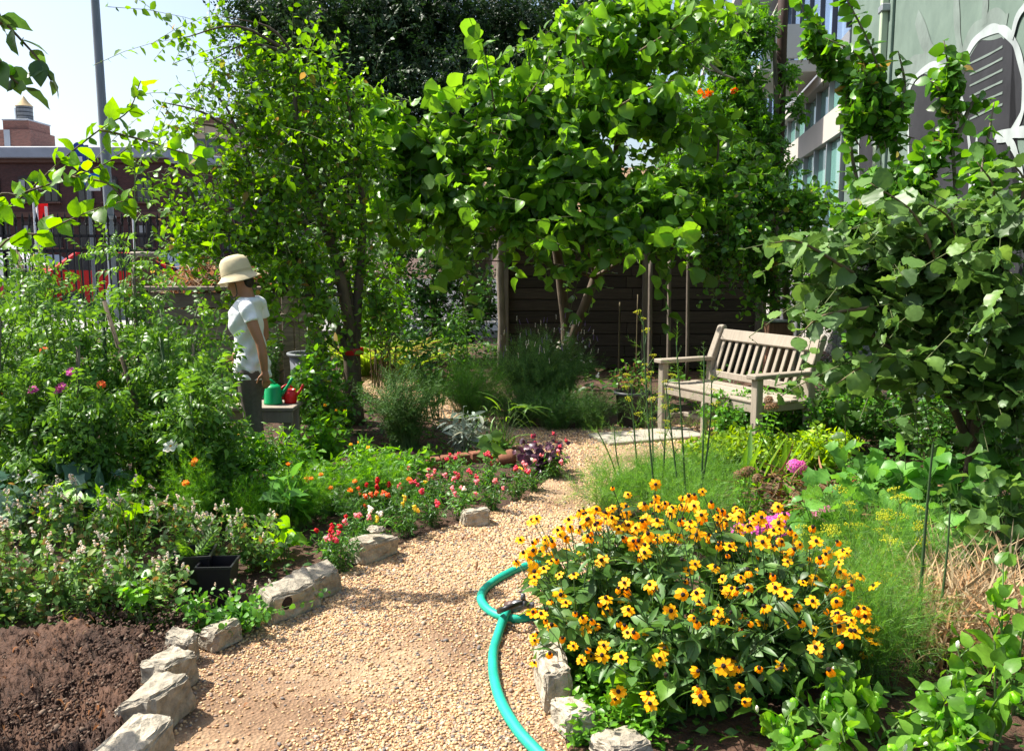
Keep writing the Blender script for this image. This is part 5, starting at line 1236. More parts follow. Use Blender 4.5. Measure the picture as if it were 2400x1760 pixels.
shoots('leafy_shoot', 'leafy shoot arching left beside the beige building band', (P(2000, 700, 8.0)[0], 8.0, 0), [[(P(2000, 700, 8.0)[0], 8.0, 0)] + Ln(8, (2010, 500), (1995, 350), (1990, 170), (1950, 110), (1890, 40), (1870, -10))], BL([(1900, 60, 8, 32, 37, .2, 12), (1940, 110, 8, 32, 32, .2, 12), (1990, 160, 8, 42, 32, .2, 14)]), 60)
# front right shrub
hb_ = np.array([P(2290, 900, 5.7)[0], 5.7, 0.0])
tree('broadleaf_shrub', 'big shrub with broad ribbed grey-green leaves filling the right side', 'shrub', hb_, [([hb_, hb_ + (-.02, -.05, .45), P(2250, 800, 5.5), P(2150, 640, 5.4)], [.06, .05, .03, .015]), ([hb_ + (0, 0, .3), P(2330, 820, 5.3), P(2360, 650, 5.1)], [.05, .03, .015]), ([hb_ + (0, 0, .3), P(2200, 900, 5.5), P(2050, 790, 5.5)], [.03, .022, .01])],
     BL([(1930, 580, 5.7, 110, 55, .4, 26), (1960, 680, 5.8, 70, 60, .35, 16), (2080, 560, 5.5, 130, 70, .45, 38), (2240, 560, 5.3, 130, 80, .45, 38), (2370, 520, 5.0, 90, 70, .4, 23), (2070, 680, 5.6, 120, 80, .45, 35), (2210, 700, 5.3, 140, 90, .5, 44), (2350, 690, 5.0, 100, 110, .45, 35), (2120, 810, 5.5, 110, 70, .4, 26), (2250, 850, 5.2, 120, 80, .45, 32), (2370, 880, 5.0, 70, 90, .4, 20), (2010, 870, 5.7, 60, 50, .3, 10), (2330, 480, 5.3, 60, 40, .3, 9), (2170, 490, 5.4, 60, 35, .3, 9)]),
     ['hazel', 'hazel2', 'hazel3'], .135, 9, .6, M['hazel'], M['bark'], 300, .28, 1.0, .28, nup=1.2, twr=.005, shell=.75, flat=.6, sprays_=[Ln(5.1, *q_) for q_ in (((2200, 620), (2140, 500), (2040, 430)), ((2300, 580), (2330, 450), (2290, 380)), ((2000, 640), (1880, 570), (1805, 570)), ((2380, 540), (2400, 430), (2370, 380)), ((2050, 720), (1930, 740), (1870, 790)), ((2150, 820), (2040, 850), (1960, 900)), ((2250, 640), (2230, 520), (2160, 470)))])

# fruit tree
fb = np.array([P(830, 900, 8.2)[0], 8.2, 0.0])
tree('fruit_tree', 'multi-stemmed fruit tree with small leaves left of centre', 'tree', fb, [([fb, fb + (-.02, 0, .6), P(815, 700, 8.2), P(760, 520, 8.2), P(700, 330, 8.2), P(690, 130, 8.3)], [.09, .075, .06, .045, .03, .012]), ([fb + (0, 0, .55), P(840, 680, 8.2), P(850, 480, 8.3), P(820, 280, 8.3)], [.05, .045, .03, .012]), ([fb + (0, 0, .5), P(770, 730, 8.1), P(690, 600, 8.0), P(610, 450, 8.0), P(560, 320, 8.0)], [.05, .04, .03, .02, .01]), ([P(690, 600, 8.0), P(560, 560, 7.9), P(470, 510, 7.9)], [.025, .018, .008]), ([fb + (0, 0, .7), P(800, 660, 8.0), P(790, 640, 8.0)], [.05, .05, .03]), ([P(800, 690, 8), P(680, 690, 7.9), P(560, 650, 7.8)], [.02, .014, .006])],
     BL([(590, 110, 8.3, 86, 97, .5, 30), (690, 130, 8.4, 108, 119, .6, 49), (800, 190, 8.4, 86, 108, .5, 35), (600, 260, 8.1, 108, 97, .5, 44), (720, 300, 8.2, 130, 108, .6, 57), (840, 330, 8.3, 76, 108, .5, 32), (560, 380, 8, 119, 86, .5, 46), (680, 440, 8, 130, 97, .6, 57), (800, 480, 8.2, 97, 97, .5, 40), (480, 500, 7.9, 119, 65, .4, 39), (600, 540, 7.9, 119, 65, .4, 39), (720, 600, 8, 97, 76, .5, 32), (480, 200, 8.1, 65, 49, .3, 10), (430, 90, 8.2, 43, 49, .3, 6), (500, 140, 8.2, 54, 43, .3, 7), (440, 290, 8.0, 54, 38, .3, 7), (380, 240, 7.9, 32, 27, .2, 4), (520, 40, 8.3, 54, 49, .3, 9), (420, 430, 7.9, 65, 54, .3, 12), (850, 600, 8.3, 65, 86, .4, 23), (880, 690, 8.2, 54, 65, .3, 16), (760, 800, 7.8, 65, 65, .3, 18), (560, 600, 7.7, 54, 54, .3, 9), (650, 640, 7.7, 76, 54, .35, 21), (760, 690, 7.8, 86, 65, .35, 21), (430, 560, 7.8, 76, 43, .3, 14)]),
     ['ovate', 'ovate_s'], .10, 15, .75, M['plum'], M['bark'], 300, .4, .85, .35, twr=.0045, shell=.9)
rb_ = thing('red_ribbon', 'red tie wrapped round the fruit tree trunk', 'ribbon', (fb[0] - .005, 8.2, P(0, 823, 8.2)[2]), 0, None, lathe('red_ribbon', [(.098, -.03), (.102, 0), (.098, .03)], M['red_plastic'], 14))

# branches reaching in from the left, leaf by leaf
def sprays(name, label, cat, base, lines, tpl, size, gap, lmat, r0, extra=(), droop=.25, spread=.9, mode='spiral'):
    p = Plant(); st = []
    for ln in lines:
        V, F = polytube(ln, list(np.linspace(r0, r0 * .35, len(ln))), 7, 5, .03); st.append((V, F))
        for a, b_ in zip(ln[:-1], ln[1:]):
            a, b_ = np.array(a)[None], np.array(b_)[None]; n = max(3, int(np.linalg.norm(b_ - a) / gap)); p.leaves(L[tpl], along(a, (a + b_) / 2, b_, n, 0.05, 1, size, spread, droop, .35, .6, 0, mode=mode))
    V, F = join(st); p.extra.append(('branch', mesh_np('branch', V, F, M['twig'])))
    for f in extra: p.flower(*f)
    return p.build(name, label, cat, base, lmat, M['twig'], 300)
b1 = np.array([-3.35, 4.5, 0.0])
sprays('side_shrub', 'arching branches with backlit yellow-green leaves reaching in from the left', 'shrub', b1,
       [[b1, b1 + (.25, -.1, 1.0), P(-60, 560, 4.4)] + Ln(4.4, (60, 455), (150, 372), (240, 300), (300, 262), (330, 190)), [b1 + (.25, -.1, .9), P(-40, 500, 4.3)] + Ln(4.3, (50, 455), (160, 418), (245, 385), (310, 340)), [b1 + (.2, -.1, .7), P(-20, 600, 4.2)] + Ln(4.2, (100, 545), (200, 500), (300, 468)), [P(235, 305, 4.4)] + Ln(4.4, (320, 325), (400, 350), (480, 372)), Ln(4.3, (170, 415), (250, 430), (290, 470))],
       'ovate_big', .10, .024, M['lime_branch'], .0065, (), .15, 1.0)
gb_ = ball(2); fruit = mesh_np('fruit', *gb_, M['pod'])
b2 = np.array([-2.05, 2.7, 0.0])
sprays('rose_shrub', 'dark leafy branch with a green hip hanging in the top left corner', 'shrub', b2, [[b2, b2 + (.1, 0, 1.4), P(-90, -60, 2.6)] + Ln(2.6, (0, 40), (50, 95), (90, 140), (120, 190)), [P(-60, 100, 2.6)] + Ln(2.6, (0, 145), (30, 185), (55, 205)), Ln(2.6, (10, 50), (-30, 70))], 'ovate_big', .085, .026, M['rudleaf'], .006,
       [(fruit, P(22, 165, 2.6), (0, 0, -1), .016, 'rose_hip'), (fruit, P(52, 208, 2.6), (0, 0, -1), .008, 'rose_hip')], .35)
# ------------------------------------------------------------------ flowers (shared meshes)
rud_p = [mesh_np('petals', *daisy(9, d, .25, .98, seed=k), M['yellow']) for k, d in enumerate((.2, .5, .9, .05))]
rud_f = mesh_np('petals', *daisy(6, 1.6, .16, .7, seed=8), M['brownleaf']); cn = ball(2, 0, .03, (.27, .27, .30)); rud_c = mesh_np('cone', cn[0] + np.array([0, 0, .13]), cn[1], M['cone'])
def snap(m, seed): return mesh_np('flower', *cluster(9, .55, seed, 1.0, (1, .85, .8), .42, 1.2), m)
snaps = {k: snap(M[k], i) for i, k in enumerate(('pink', 'red', 'paleyellow', 'palepink', 'whitepetal', 'coral'))}
spike_w = [mesh_np('flower_spike', *cluster(16, .32, s, 1.0, (1, 1, .8), .22, 1.9), M['cream']) for s in (3, 4)]
spike_v = mesh_np('flower_spike', *cluster(14, .22, 8, 1.0, (1, 1, 1.2), .20, 3.2), M['violet'])
spike_g = mesh_np('flower_spike', *cluster(14, .2, 9, 1.0, (1, 1, 1.2), .18, 3.0), M['cream'])
def pom(m, s): return two('flower', merge([daisy(12, .25, .26, .95, seed=s), tuple([daisy(9, -.25, .26, .7, seed=s + 1)[0] + np.array([0, 0, .08]), daisy(9, -.25, .26, .7, seed=s + 1)[1]])]), m, (cn[0] * .5 + np.array([0, 0, .12]), cn[1]), M['paleyellow'])
zin_p, zin_r, mari, mari_y = pom(M['magenta'], 1), pom(M['coral'], 2), pom(M['orange'], 3), pom(M['yellow'], 5)
cos_w = two('flower', daisy(8, .05, .32, .95, seed=9), M['whitepetal'], (cn[0] * .55, cn[1]), M['yellow'])
def umbel_t():
    r = np.random.default_rng(7); ls = []; bl = ball(1)
    for i in range(16):
        a = i * 2.4; q = math.sqrt(i / 16); e = np.array([math.cos(a) * q, math.sin(a) * q, 1.0 - .25 * q * q]); s = np.cross(e, [0.1, .2, 1]); s = s / np.linalg.norm(s) * .02
        ls.append((np.array([-s * .5, s * .5, e]), np.array([(0, 1, 2)])))
        for j in range(3): ls.append((bl[0] * .085 * r.uniform(.7, 1.2) + e + r.normal(size=3) * .09, bl[1]))
    return merge(ls)
um = mesh_np('flower_umbel', *umbel_t(), M['umbel'])
phl = merge([(lambda d: tmul(daisy(5, .1, .34, .36, seed=i), d * .75, d, np.cross(d, [.3, .2, .9]), 1.0))(nrm(np.array([math.cos(i * 2.4) * math.sqrt(i / 18), math.sin(i * 2.4) * math.sqrt(i / 18), 1 - .6 * i / 18]))) for i in range(18)])
def phlox_t(seed):
    ls = []; r = np.random.default_rng(seed)
    for i in range(18):
        q = math.sqrt((i + .5) / 18); a = i * 2.4; d = nrm(np.array([math.cos(a) * q, math.sin(a) * q, 1.05 - .8 * q * q])); f5 = daisy(5, .08, .36, .32, seed=i)
        m4 = np.array(Vector(d).to_track_quat('Z', 'Y').to_matrix()); ls.append((f5[0] @ m4.T + d * .75 + r.normal(size=3) * .06, f5[1]))
    return merge(ls)
phl_m, phl_b = mesh_np('flower_head', *phlox_t(1), M['magenta']), mesh_np('flower_head', *phlox_t(2), M['brownleaf'])

# ------------------------------------------------------------------ ground cover (stuff)
def cover(label, pts, n, tpls, size, mat, hmax):
    poly = np.array([G(*p)[:2] for p in pts]); lo, hi = poly.min(0), poly.max(0); q = rng.uniform(lo, hi, (n * 3, 2)); q = q[inside(q, poly) & ~inside(q, PATH)][:n]
    m = len(q); Pp = np.c_[q, rng.uniform(.005, hmax, m) * rng.uniform(0, 1, m)]; D = np.c_[rng.normal(size=(m, 2)), rng.uniform(-.1, .8, m)]; N = UP + rng.normal(size=(m, 3)) * .4
    V, F = merge([place(L[t], Pp[k::len(tpls)], D[k::len(tpls)], N[k::len(tpls)], size * rng.uniform(.5, 1.2, len(Pp[k::len(tpls)]))) for k, t in enumerate(tpls)])
    o = bpy.data.objects.new('ground_cover', mesh_np('ground_cover', V, F, mat)); link(o); o['kind'] = 'stuff'; o['label'] = label; o['category'] = 'ground cover'
cover('low weeds carpeting the left flower bed', [(-300, 1470), (470, 1440), (760, 1340), (1250, 1130), (1150, 1020), (850, 930), (300, 880), (-200, 900)], 9000, ['ovate_s', 'tiny', 'lance_s'], .06, M['herb_dark'], .12)
cover('low weeds carpeting the right flower bed', [(1330, 1780), (1330, 1500), (1500, 1250), (1430, 1130), (1700, 1030), (2100, 1000), (2700, 1050), (2900, 1780)], 9000, ['ovate_s', 'tiny', 'frond_thin'], .06, M['herb_dark'], .12)
cover('low weeds around the shed, fence and far path', [(300, 880), (850, 925), (1150, 1000), (1430, 995), (1700, 985), (2300, 1000), (2600, 830), (1200, 800), (0, 790), (0, 880)], 7000, ['ovate_s', 'strap', 'tiny'], .12, M['herb_dark'], .2)
cover('tangled low foliage at the front of the catmint over the dug soil', [(-250, 1380), (480, 1380), (400, 1482), (-250, 1482)], 2600, ['ovate_s', 'tiny', 'ovate_s'], .045, M['catmint'], .22)
cover('small creeping weeds spilling over the stones at the path edge below the daisies', [(1230, 1560), (1330, 1470), (1500, 1500), (1560, 1760), (1290, 1760)], 2600, ['ovate_s', 'tiny'], .035, M['herb'], .14)

# ------------------------------------------------------------------ yellow daisies
RC = np.array([.58, 3.22, 0.0]); pb_ = [(-.28, .02), (-.05, .25), (.05, -.22), (.3, .22), (.34, -.15), (.0, .02), (.5, .02)]
labs = ['yellow black-eyed daisies, plant leaning over the hose loop at the left of the clump', 'yellow black-eyed daisies at the back of the clump', 'yellow black-eyed daisies at the front of the clump above the cracked stone', 'yellow black-eyed daisies at the right rear of the clump beside the pink phlox', 'yellow black-eyed daisies at the front right of the clump with flowers low in the shade', 'yellow black-eyed daisies in the thick middle of the clump', 'yellow black-eyed daisies at the far right of the clump among dill stems']
nF = 400; a = rng.uniform(0, 6.28, nF); q = np.sqrt(rng.uniform(0, 1, nF))
fx = RC[0] + np.clip(q * np.cos(a) * 1.12, -1, 1) * .60 + np.where(np.sin(a) < .35, .10, -.02); fy = RC[1] + q * np.sin(a) * .62
fz = .63 * (1 - .40 * q ** 2) * rng.uniform(.66, 1.06, nF) + np.where(np.sin(a) > .2, .03, 0)
low = (rng.uniform(0, 1, nF) < .42) & (np.sin(a) < .15); fz[low] *= rng.uniform(.3, .85, low.sum())
FPt = np.stack([fx, fy, fz], -1); bases = np.array([RC + np.array([x, y, 0]) for x, y in pb_])
own = np.argmin(np.linalg.norm(FPt[:, None, :2] - bases[None, :, :2], axis=2) + rng.normal(size=(nF, len(bases))) * .05, 1)
for k, bs_ in enumerate(bases):
    p = Plant(); E = FPt[own == k]; n = len(E)
    B = bs_ + rng.normal(size=(n, 3)) * np.array([.06, .06, 0]); Mi = B * .5 + E * .5; Mi[:, :2] = B[:, :2] * .6 + E[:, :2] * .4; Mi[:, 2] = E[:, 2] * .62
    p.stems(B, Mi, E, .0035, .0018, 5)
    p.leaves(L['lance'], along(B, Mi, E, 6, .12, .8, .10, 1.0, .3, .3)); p.leaves(L['ovate'], along(B, Mi, E, 6, .08, .72, .085, 1.05, .3, .3))
    for e in E:
        d = np.array([-.2, -.6, 1.0]) + rng.normal(size=3) * .35; p.flower(rud_p[rng.integers(4)] if rng.uniform() > .06 else rud_f, e, d, .0272 * rng.uniform(.62, 1.1), 'flower', ('cone', rud_c))
    p.build('daisy_plant', labs[k], 'flower', bs_, M['rudleaf'], M['dark_stem'], 26, 'yellow daisy clump')

# ------------------------------------------------------------------ left bed
def g2(px, Y): return np.array([P(px, 900, Y)[0], Y, 0.0])
# white flowered catmint row at the front
for k, (px, Y, H) in enumerate(((-60, 4.15, .5), (60, 4.2, .5), (170, 4.15, .48), (280, 4.2, .46), (390, 4.15, .42), (90, 3.66, .36), (210, 3.66, .33), (320, 3.7, .28), (500, 4.2, .34), (590, 4.3, .30), (-30, 3.7, .40))):
    w = ['at the left edge, tallest of the back row', 'second in the back row from the left edge', 'in the middle of the back row before the kale', 'below the squash leaf in the back row', 'right end of the back row above the black pots', 'front row, left, over the dug soil', 'front row, middle, over the dug soil', 'front row, right, next to the pots', 'bushy, just behind the black pots', 'palest, beside the large edging block', 'front row at the very left edge'][k]
    herb('white_catmint', 'white-spiked catmint ' + w, 'flower', g2(px, Y), H, .17, 22, 'ovate_s', .048, 10, M['catmint'], M['red_stem'], sr=.0022, twigs=2, tl=.10, tn=4, t0=.03, nbig=8, group='white flowered catmint', flowers=[(spike_w, 16, .019, 'flower_spike')], minpx=12)
herb('mint_plant', 'fresh green mint spilling over the stones below the black pots', 'herb', G(560, 1480), .18, .22, 34, 'round', .035, 9, M['mint'], M['green_stem'], sr=.002, nbig=12, flowers=[(spike_w, 7, .014, 'flower_spike')], twigs=1, tl=.08)
herb('mint_plant', 'mint runners creeping onto the gravel under the large edging block', 'herb', G(690, 1425), .12, .16, 20, 'round', .03, 8, M['mint'], M['green_stem'], sr=.002, nbig=8)
herb('mint_plant', 'upright mint sprig between the third edging stone and the pots', 'herb', G(460, 1490), .22, .08, 9, 'round', .04, 8, M['mint'], M['green_stem'], sr=.002, nbig=10)
herb('leafy_seedling', 'bright lime tall-stemmed leafy plant left of the black pots', 'plant', G(330, 1490), .30, .08, 7, 'heart3', .05, 5, M['herb'], M['green_stem'], sr=.003, t0=.5, nbig=16)
p = Plant(); c = np.array(pot0); B, Mi, E = clump_stems(c, 9, .03, .14, .12); p.stems(B, Mi, E, .002, .001); p.leaves(L['fern'], (B + UP * .02, nrm(E - B), UP + rng.normal(size=B.shape) * .3, np.full(len(B), .16))); p.build('fern_seedling', 'ferny lime green seedling growing in the black pot', 'plant', c, M['nicandra'], M['green_stem'], 9)
# soil weeds
herb('weed', 'yellowing little weed on the dug soil', 'weed', G(165, 1480), .11, .05, 5, 'ovate_s', .05, 4, [M['daylily']], M['green_stem'], nbig=8, sr=.0015)
herb('weed', 'tiny green weed by the third edging stone', 'weed', G(345, 1515), .06, .05, 5, 'ovate_s', .035, 4, M['herb'], M['green_stem'], nbig=8, sr=.0015)
# squash leaves poking out
herb('squash_plant', 'lime green lobed squash leaves above the white catmint', 'plant', g2(170, 4.4), .46, .16, 6, 'lobed', .15, 2, M['lettuce'], M['green_stem'], t0=.85, sr=.004, nbig=12)
herb('squash_plant', 'lime lobed leaf pair beside the feathery cosmos', 'plant', g2(310, 4.6), .40, .12, 4, 'lobed', .13, 2, M['lettuce'], M['green_stem'], t0=.85, sr=.004, nbig=8)
# kale
for k, (px, Y) in enumerate(((20, 4.75), (120, 4.85), (210, 4.75), (-60, 4.8))):
    herb('kale_plant', ['blue-green kale at the left edge', 'blue-green kale, middle of the row, with the tallest leaves', 'blue-green kale at the right end of its row', 'blue-green kale cut by the left frame edge'][k] + ' behind the catmint', 'kale', g2(px, Y), .38, .2, 11, 'lobed', .19, 2, M['kale'], M['green_stem'], t0=.6, sr=.006, nbig=14, group='kale row')
# feathery cosmos / dill
for k, (px, Y, H, R, n) in enumerate(((430, 4.8, .44, .15, 46), (270, 4.7, .30, .13, 30), (700, 5.0, .30, .14, 34), (560, 4.9, .26, .12, 24), (640, 5.0, .25, .1, 20))):
    herb('feathery_plant', ['tall bright feathery cosmos mound left of centre', 'low feathery mound right of the kale', 'feathery mound behind the red snapdragons', 'small feathery tuft between the cosmos and the lettuce', 'small feathery tuft left of the red snapdragons'][k], 'plant', g2(px, Y), H, R, n, ['frond', 'frond2'], .17, 6, M['feather'], M['green_stem'], sr=.0018, nbig=0, twigs=1, tl=.07, tn=3, flowers=[(mari, 3, .022, 'flower')] if k < 1 else None, group='feathery mounds', droop=.05, spread=.7)
# tomatoes with stakes
TOM = [(-40, 5.3, 1.45), (60, 5.6, 1.35), (150, 5.2, 1.25), (235, 5.7, 1.55), (310, 5.9, 1.55), (390, 5.5, 1.3), (440, 5.7, 1.2), (410, 6.0, .95), (110, 6.3, 1.5), (340, 6.4, .9), (20, 6.6, 1.35), (430, 5.1, .95), (450, 5.2, .7), (200, 4.95, .9), (60, 5.0, .75)]
tl_lab = ['at the left frame edge', 'second from the left edge, mid row', 'with pink zinnias beside it', 'left of the tallest, tied to a dark stake', 'tallest of all, reaching up to the lamp pole', 'left of the slanting stick', 'with a pale stake, left of the person', 'short, in the row just left of the person', 'in the back row near the left fence', 'in the back row before the compost bin', 'in the back row at the far left', 'front row above the cosmos mound', 'front row just left of the basil', 'front row above the kale', 'low front one in the dark corner']
for k, (px, Y, H) in enumerate(TOM):
    H = H * (1.32 if px == 310 else 1.15); c = g2(px, Y); p = Plant(); B, Mi, E = clump_stems(c, 8, .07, H, .26, .2, .35); p.stems(B, Mi, E, .007, .003, 6, 5)
    b_, m_, e_2 = sub_twigs(B, Mi, E, 10, .12, .97, .26, .25); p.stems(b_, m_, e_2, .003, .0015, 3)
    p.leaves(L['tomato'], along(B, Mi, E, 8, .12, 1, .19, 1.1, .35, .3)); p.leaves(L['tomato'], along(b_, m_, e_2, 4, .25, 1, .16, .9, .4, .35))
    st = c + np.array([.05, -.03, 0]); p.extra.append(('stake', pt('stake', [st, st + (rng.normal() * .05, 0, H * .72)], .012, M['dark_stem'] if k % 2 else M['post_wood'], 6, 1)))
    fl_ = ([(zin_p, 2, .032, 'flower')] if k == 2 else [(zin_r, 1, .032, 'flower')] if k in (1, 3) else [])
    for (me, n, s, nm) in fl_:
        for i in range(n): p.flower(me, c + (rng.uniform(-.15, .15), -.25, rng.uniform(.7, .85)), (0, -.6, 1), s, nm)
    p.build('tomato_plant', 'staked tomato plant ' + tl_lab[k], 'tomato plant', c, M['tomato'], M['green_stem'], 18, 'staked tomato plants')
o = g2(275, 5.4); z = thing('slanting_stick', 'dark slanting stick among the tomato plants', 'stick', (o[0], 5.3, 0)); part('shaft', pt('shaft', [(.32, 0, 0), (-.05, .1, 1.28)], [.016, .012], M['bark'], 7, 1), z)
# zinnias, cosmos blooms as small plants
for k, (px, py, Y, me, s, lab) in enumerate(((165, 870, 5.0, zin_p, .030, 'magenta zinnia, upper one, in the dark left foliage'), (145, 905, 4.95, zin_p, .028, 'magenta zinnia, lower one, in the dark left foliage'), (237, 900, 4.95, zin_r, .03, 'scarlet zinnia right of the magenta pair'), (102, 820, 5.1, zin_r, .026, 'orange-brown bloom high in the left tomatoes'), (400, 1045, 4.9, cos_w, .045, 'single white cosmos flower in front of the tomatoes'))):
    e = P(px, py, Y); c = np.array([e[0], Y + .1, 0]); p = Plant(); p.stems(c[None], (c + e)[None] / 2 + UP * .1, e[None], .003, .002, 5); p.leaves(L['lance'], along(c[None], (c + e)[None] / 2 + UP * .1, e[None], 8, .1, .85, .08)); p.flower(me, e, (0, -.8, 1), s); p.build('tall_flower', lab, 'flower', c, M['herb_dark'], M['green_stem'], 6)
# bright herbs in the middle
HB = [(640, 6.0, .40, .24, 'bright basil-like herb right of the tomatoes'), (750, 6.3, .52, .25, 'bright leafy herb below the watering cans'), (860, 5.9, .36, .22, 'bright leafy herb left of the rosemary'), (700, 5.5, .36, .22, 'lime tinted leafy herb in the middle of the left bed'), (600, 5.2, .36, .2, 'leafy herb left of the orange marigolds'), (560, 6.1, .36, .2, 'leafy herb hiding the knees of the person'), (930, 5.75, .32, .18, 'leafy herb right before the small bare patch of soil')]
for k, (px, Y, H, R, lab) in enumerate(HB):
    herb('leafy_herb', lab, 'herb', g2(px, Y), H, R, 40, 'ovate_s' if k % 2 else 'lance', .075, 12, M['herb'], M['green_stem'], sr=.0025, nbig=16, twigs=1, tl=.1, tn=4, group='bright leafy herbs', flowers=[(mari_y, 3, .014, 'flower')] if k in (1, 2, 5) else None)
for k, (px, Y) in enumerate(((830, 5.5), (900, 5.45), (760, 5.3))):
    herb('chrysanthemum', ['lobed blue-green chrysanthemum, middle of three', 'lobed blue-green chrysanthemum at the edge of the bare soil', 'lobed blue-green chrysanthemum next to the marigolds'][k], 'plant', g2(px, Y), .32, .19, 34, 'fern', .095, 8, M['herb'], M['green_stem'], sr=.0025, nbig=14, group='chrysanthemums')
for k, (px, Y, n) in enumerate(((740, 5.15, 4), (690, 5.3, 2), (650, 6.2, 2), (820, 4.95, 2), (930, 5.0, 1))):
    herb('marigold', ['marigold with the largest orange blooms, mid left bed', 'small marigold left of the largest one', 'small marigold beside the person', 'marigold behind the red snapdragons', 'marigold near the yellow snapdragons'][k], 'flower', g2(px, Y), .30, .13, 16, 'fern', .07, 7, M['herb_dark'], M['green_stem'], sr=.002, nbig=6, flowers=[(mari, n, .019, 'flower')], group='marigolds')
herb('hollyhock', 'broad dark hollyhock leaves in front of the marigolds', 'plant', g2(640, 4.85), .36, .2, 9, 'lobed', .15, 3, M['big'], M['green_stem'], t0=.55, sr=.004, nbig=20)
herb('lettuce', 'crinkled lime lettuce by the large edging block', 'lettuce', g2(650, 4.45), .17, .12, 12, 'ruffle', .10, 2, M['lettuce'], M['green_stem'], t0=.4, nbig=20, sr=.003)
herb('lettuce', 'smaller crinkled lime lettuce left of the first', 'lettuce', g2(605, 4.55), .17, .1, 9, 'ruffle', .085, 2, M['lettuce'], M['green_stem'], t0=.4, nbig=14, sr=.003)
# snapdragons along the path
SN = [(770, 1330, 'red'), (800, 1350, 'pink'), (830, 1300, 'palepink'), (880, 1290, 'whitepetal'), (900, 1240, 'coral'), (950, 1265, 'paleyellow'), (960, 1220, 'pink'), (1010, 1240, 'pink'), (1020, 1190, 'palepink'), (1080, 1225, 'palepink'), (1090, 1180, 'pink'), (1150, 1205, 'palepink'), (1140, 1150, 'pink'), (1210, 1180, 'pink'), (1250, 1160, 'palepink'), (1060, 1140, 'pink'), (980, 1170, 'palepink'), (890, 1200, 'red'), (1300, 1130, 'palepink'), (850, 1240, 'coral')]
cn_ = {'red': 'red', 'pink': 'deep pink', 'whitepetal': 'white', 'coral': 'coral', 'paleyellow': 'yellow', 'palepink': 'pale pink'}
seen = {}
for k, (px, py, col) in enumerate(SN):
    seen[col] = 1 + sum(1 for s_ in SN if s_[2] == col and (s_[1], s_[0]) > (py, px)); o_ = ['nearest', 'second nearest', 'third nearest', 'fourth nearest', 'fifth nearest', 'sixth nearest', 'seventh nearest', 'farthest'][min(seen[col] - 1, 7)]
    lab = cn_[col] + ' snapdragon, ' + o_ + ' of its colour along the path edge' if sum(1 for s in SN if s[2] == col) > 1 else 'only ' + cn_[col] + ' snapdragon along the path edge'
    fl_ = [(snaps[col], 4, .021, 'flower'), (snaps[['pink', 'palepink', 'red', 'paleyellow', 'whitepetal'][k % 5]], 1, .018, 'flower')]
    herb('snapdragon', lab, 'flower', G(px, py - 8), .20, .13, 24, 'lance', .045, 11, M['herb_dark'] if k % 3 else M['mint'], M['green_stem'], sr=.002, nbig=6, flowers=fl_, group='snapdragons', minpx=12)
# coleus, young plant, sage, rosemary, straps
herb('coleus', 'dark purple coleus with pink blooms at the bend of the path', 'plant', G(1280, 1110), .27, .24, 26, 'ruffle', .075, 6, M['purple'], M['dark_stem'], sr=.003, nbig=30, flowers=[(snaps['pink'], 6, .02, 'flower')])
herb('coleus', 'small dark purple coleus left of the bare soil', 'plant', G(950, 1125), .20, .1, 8, 'ruffle', .06, 5, M['purple'], M['dark_stem'], sr=.003, nbig=14)
herb('lime_seedling', 'lime leafy seedling right of the small coleus', 'plant', G(1000, 1130), .26, .1, 8, 'ovate', .075, 7, M['nicandra'], M['green_stem'], sr=.003, nbig=24)
herb('young_sunflower', 'young plant with a few large drooping pale leaves beside the terracotta pot', 'plant', G(1145, 1120), .36, .05, 2, 'heart', .16, 5, M['hazel'], M['green_stem'], t0=.5, sr=.004, droop=.5, nbig=14)
herb('rosemary', 'dark upright rosemary bush by the left fork of the path', 'shrub', G(950, 1050), .66, .36, 150, 'sprig', .16, 7, M['rosemary'], M['green_stem'], sr=.003, nbig=0, droop=-.2, spread=.5)
herb('silver_sage', 'silvery sage with felted leaves in front of the path fork', 'shrub', G(1085, 1060), .34, .20, 26, 'lance', .14, 5, M['silver'], M['silver'], sr=.003, nbig=40, t0=.3)
herb('strap_clump', 'clump of arching dark strap leaves right of the silver sage', 'plant', G(1180, 1050), .36, .22, 34, 'strap', .30, 2, M['iris'], M['green_stem'], t0=.0, sr=.002, spread=.35, nbig=20, rb=.06)
herb('tall_weed', 'tall dark leafy weed standing at the fork of the path', 'plant', G(1010, 985), 1.05, .28, 12, 'lance', .15, 16, M['herb_dark'], M['green_stem'], sr=.006, twigs=3, tl=.2, nbig=30)
herb('tall_weed', 'second leafy weed left of the log post', 'plant', G(1090, 940), .95, .32, 14, 'lance', .13, 14, M['herb_dark'], M['green_stem'], sr=.006, twigs=3, tl=.2, nbig=20)
herb('pale_feathery_shrub', 'pale green feathery bush left of the lavender', 'shrub', G(1110, 1000), .6, .36, 110, 'frond', .2, 8, M['fennel'], M['green_stem'], sr=.002, nbig=0, spread=.6, droop=.0)
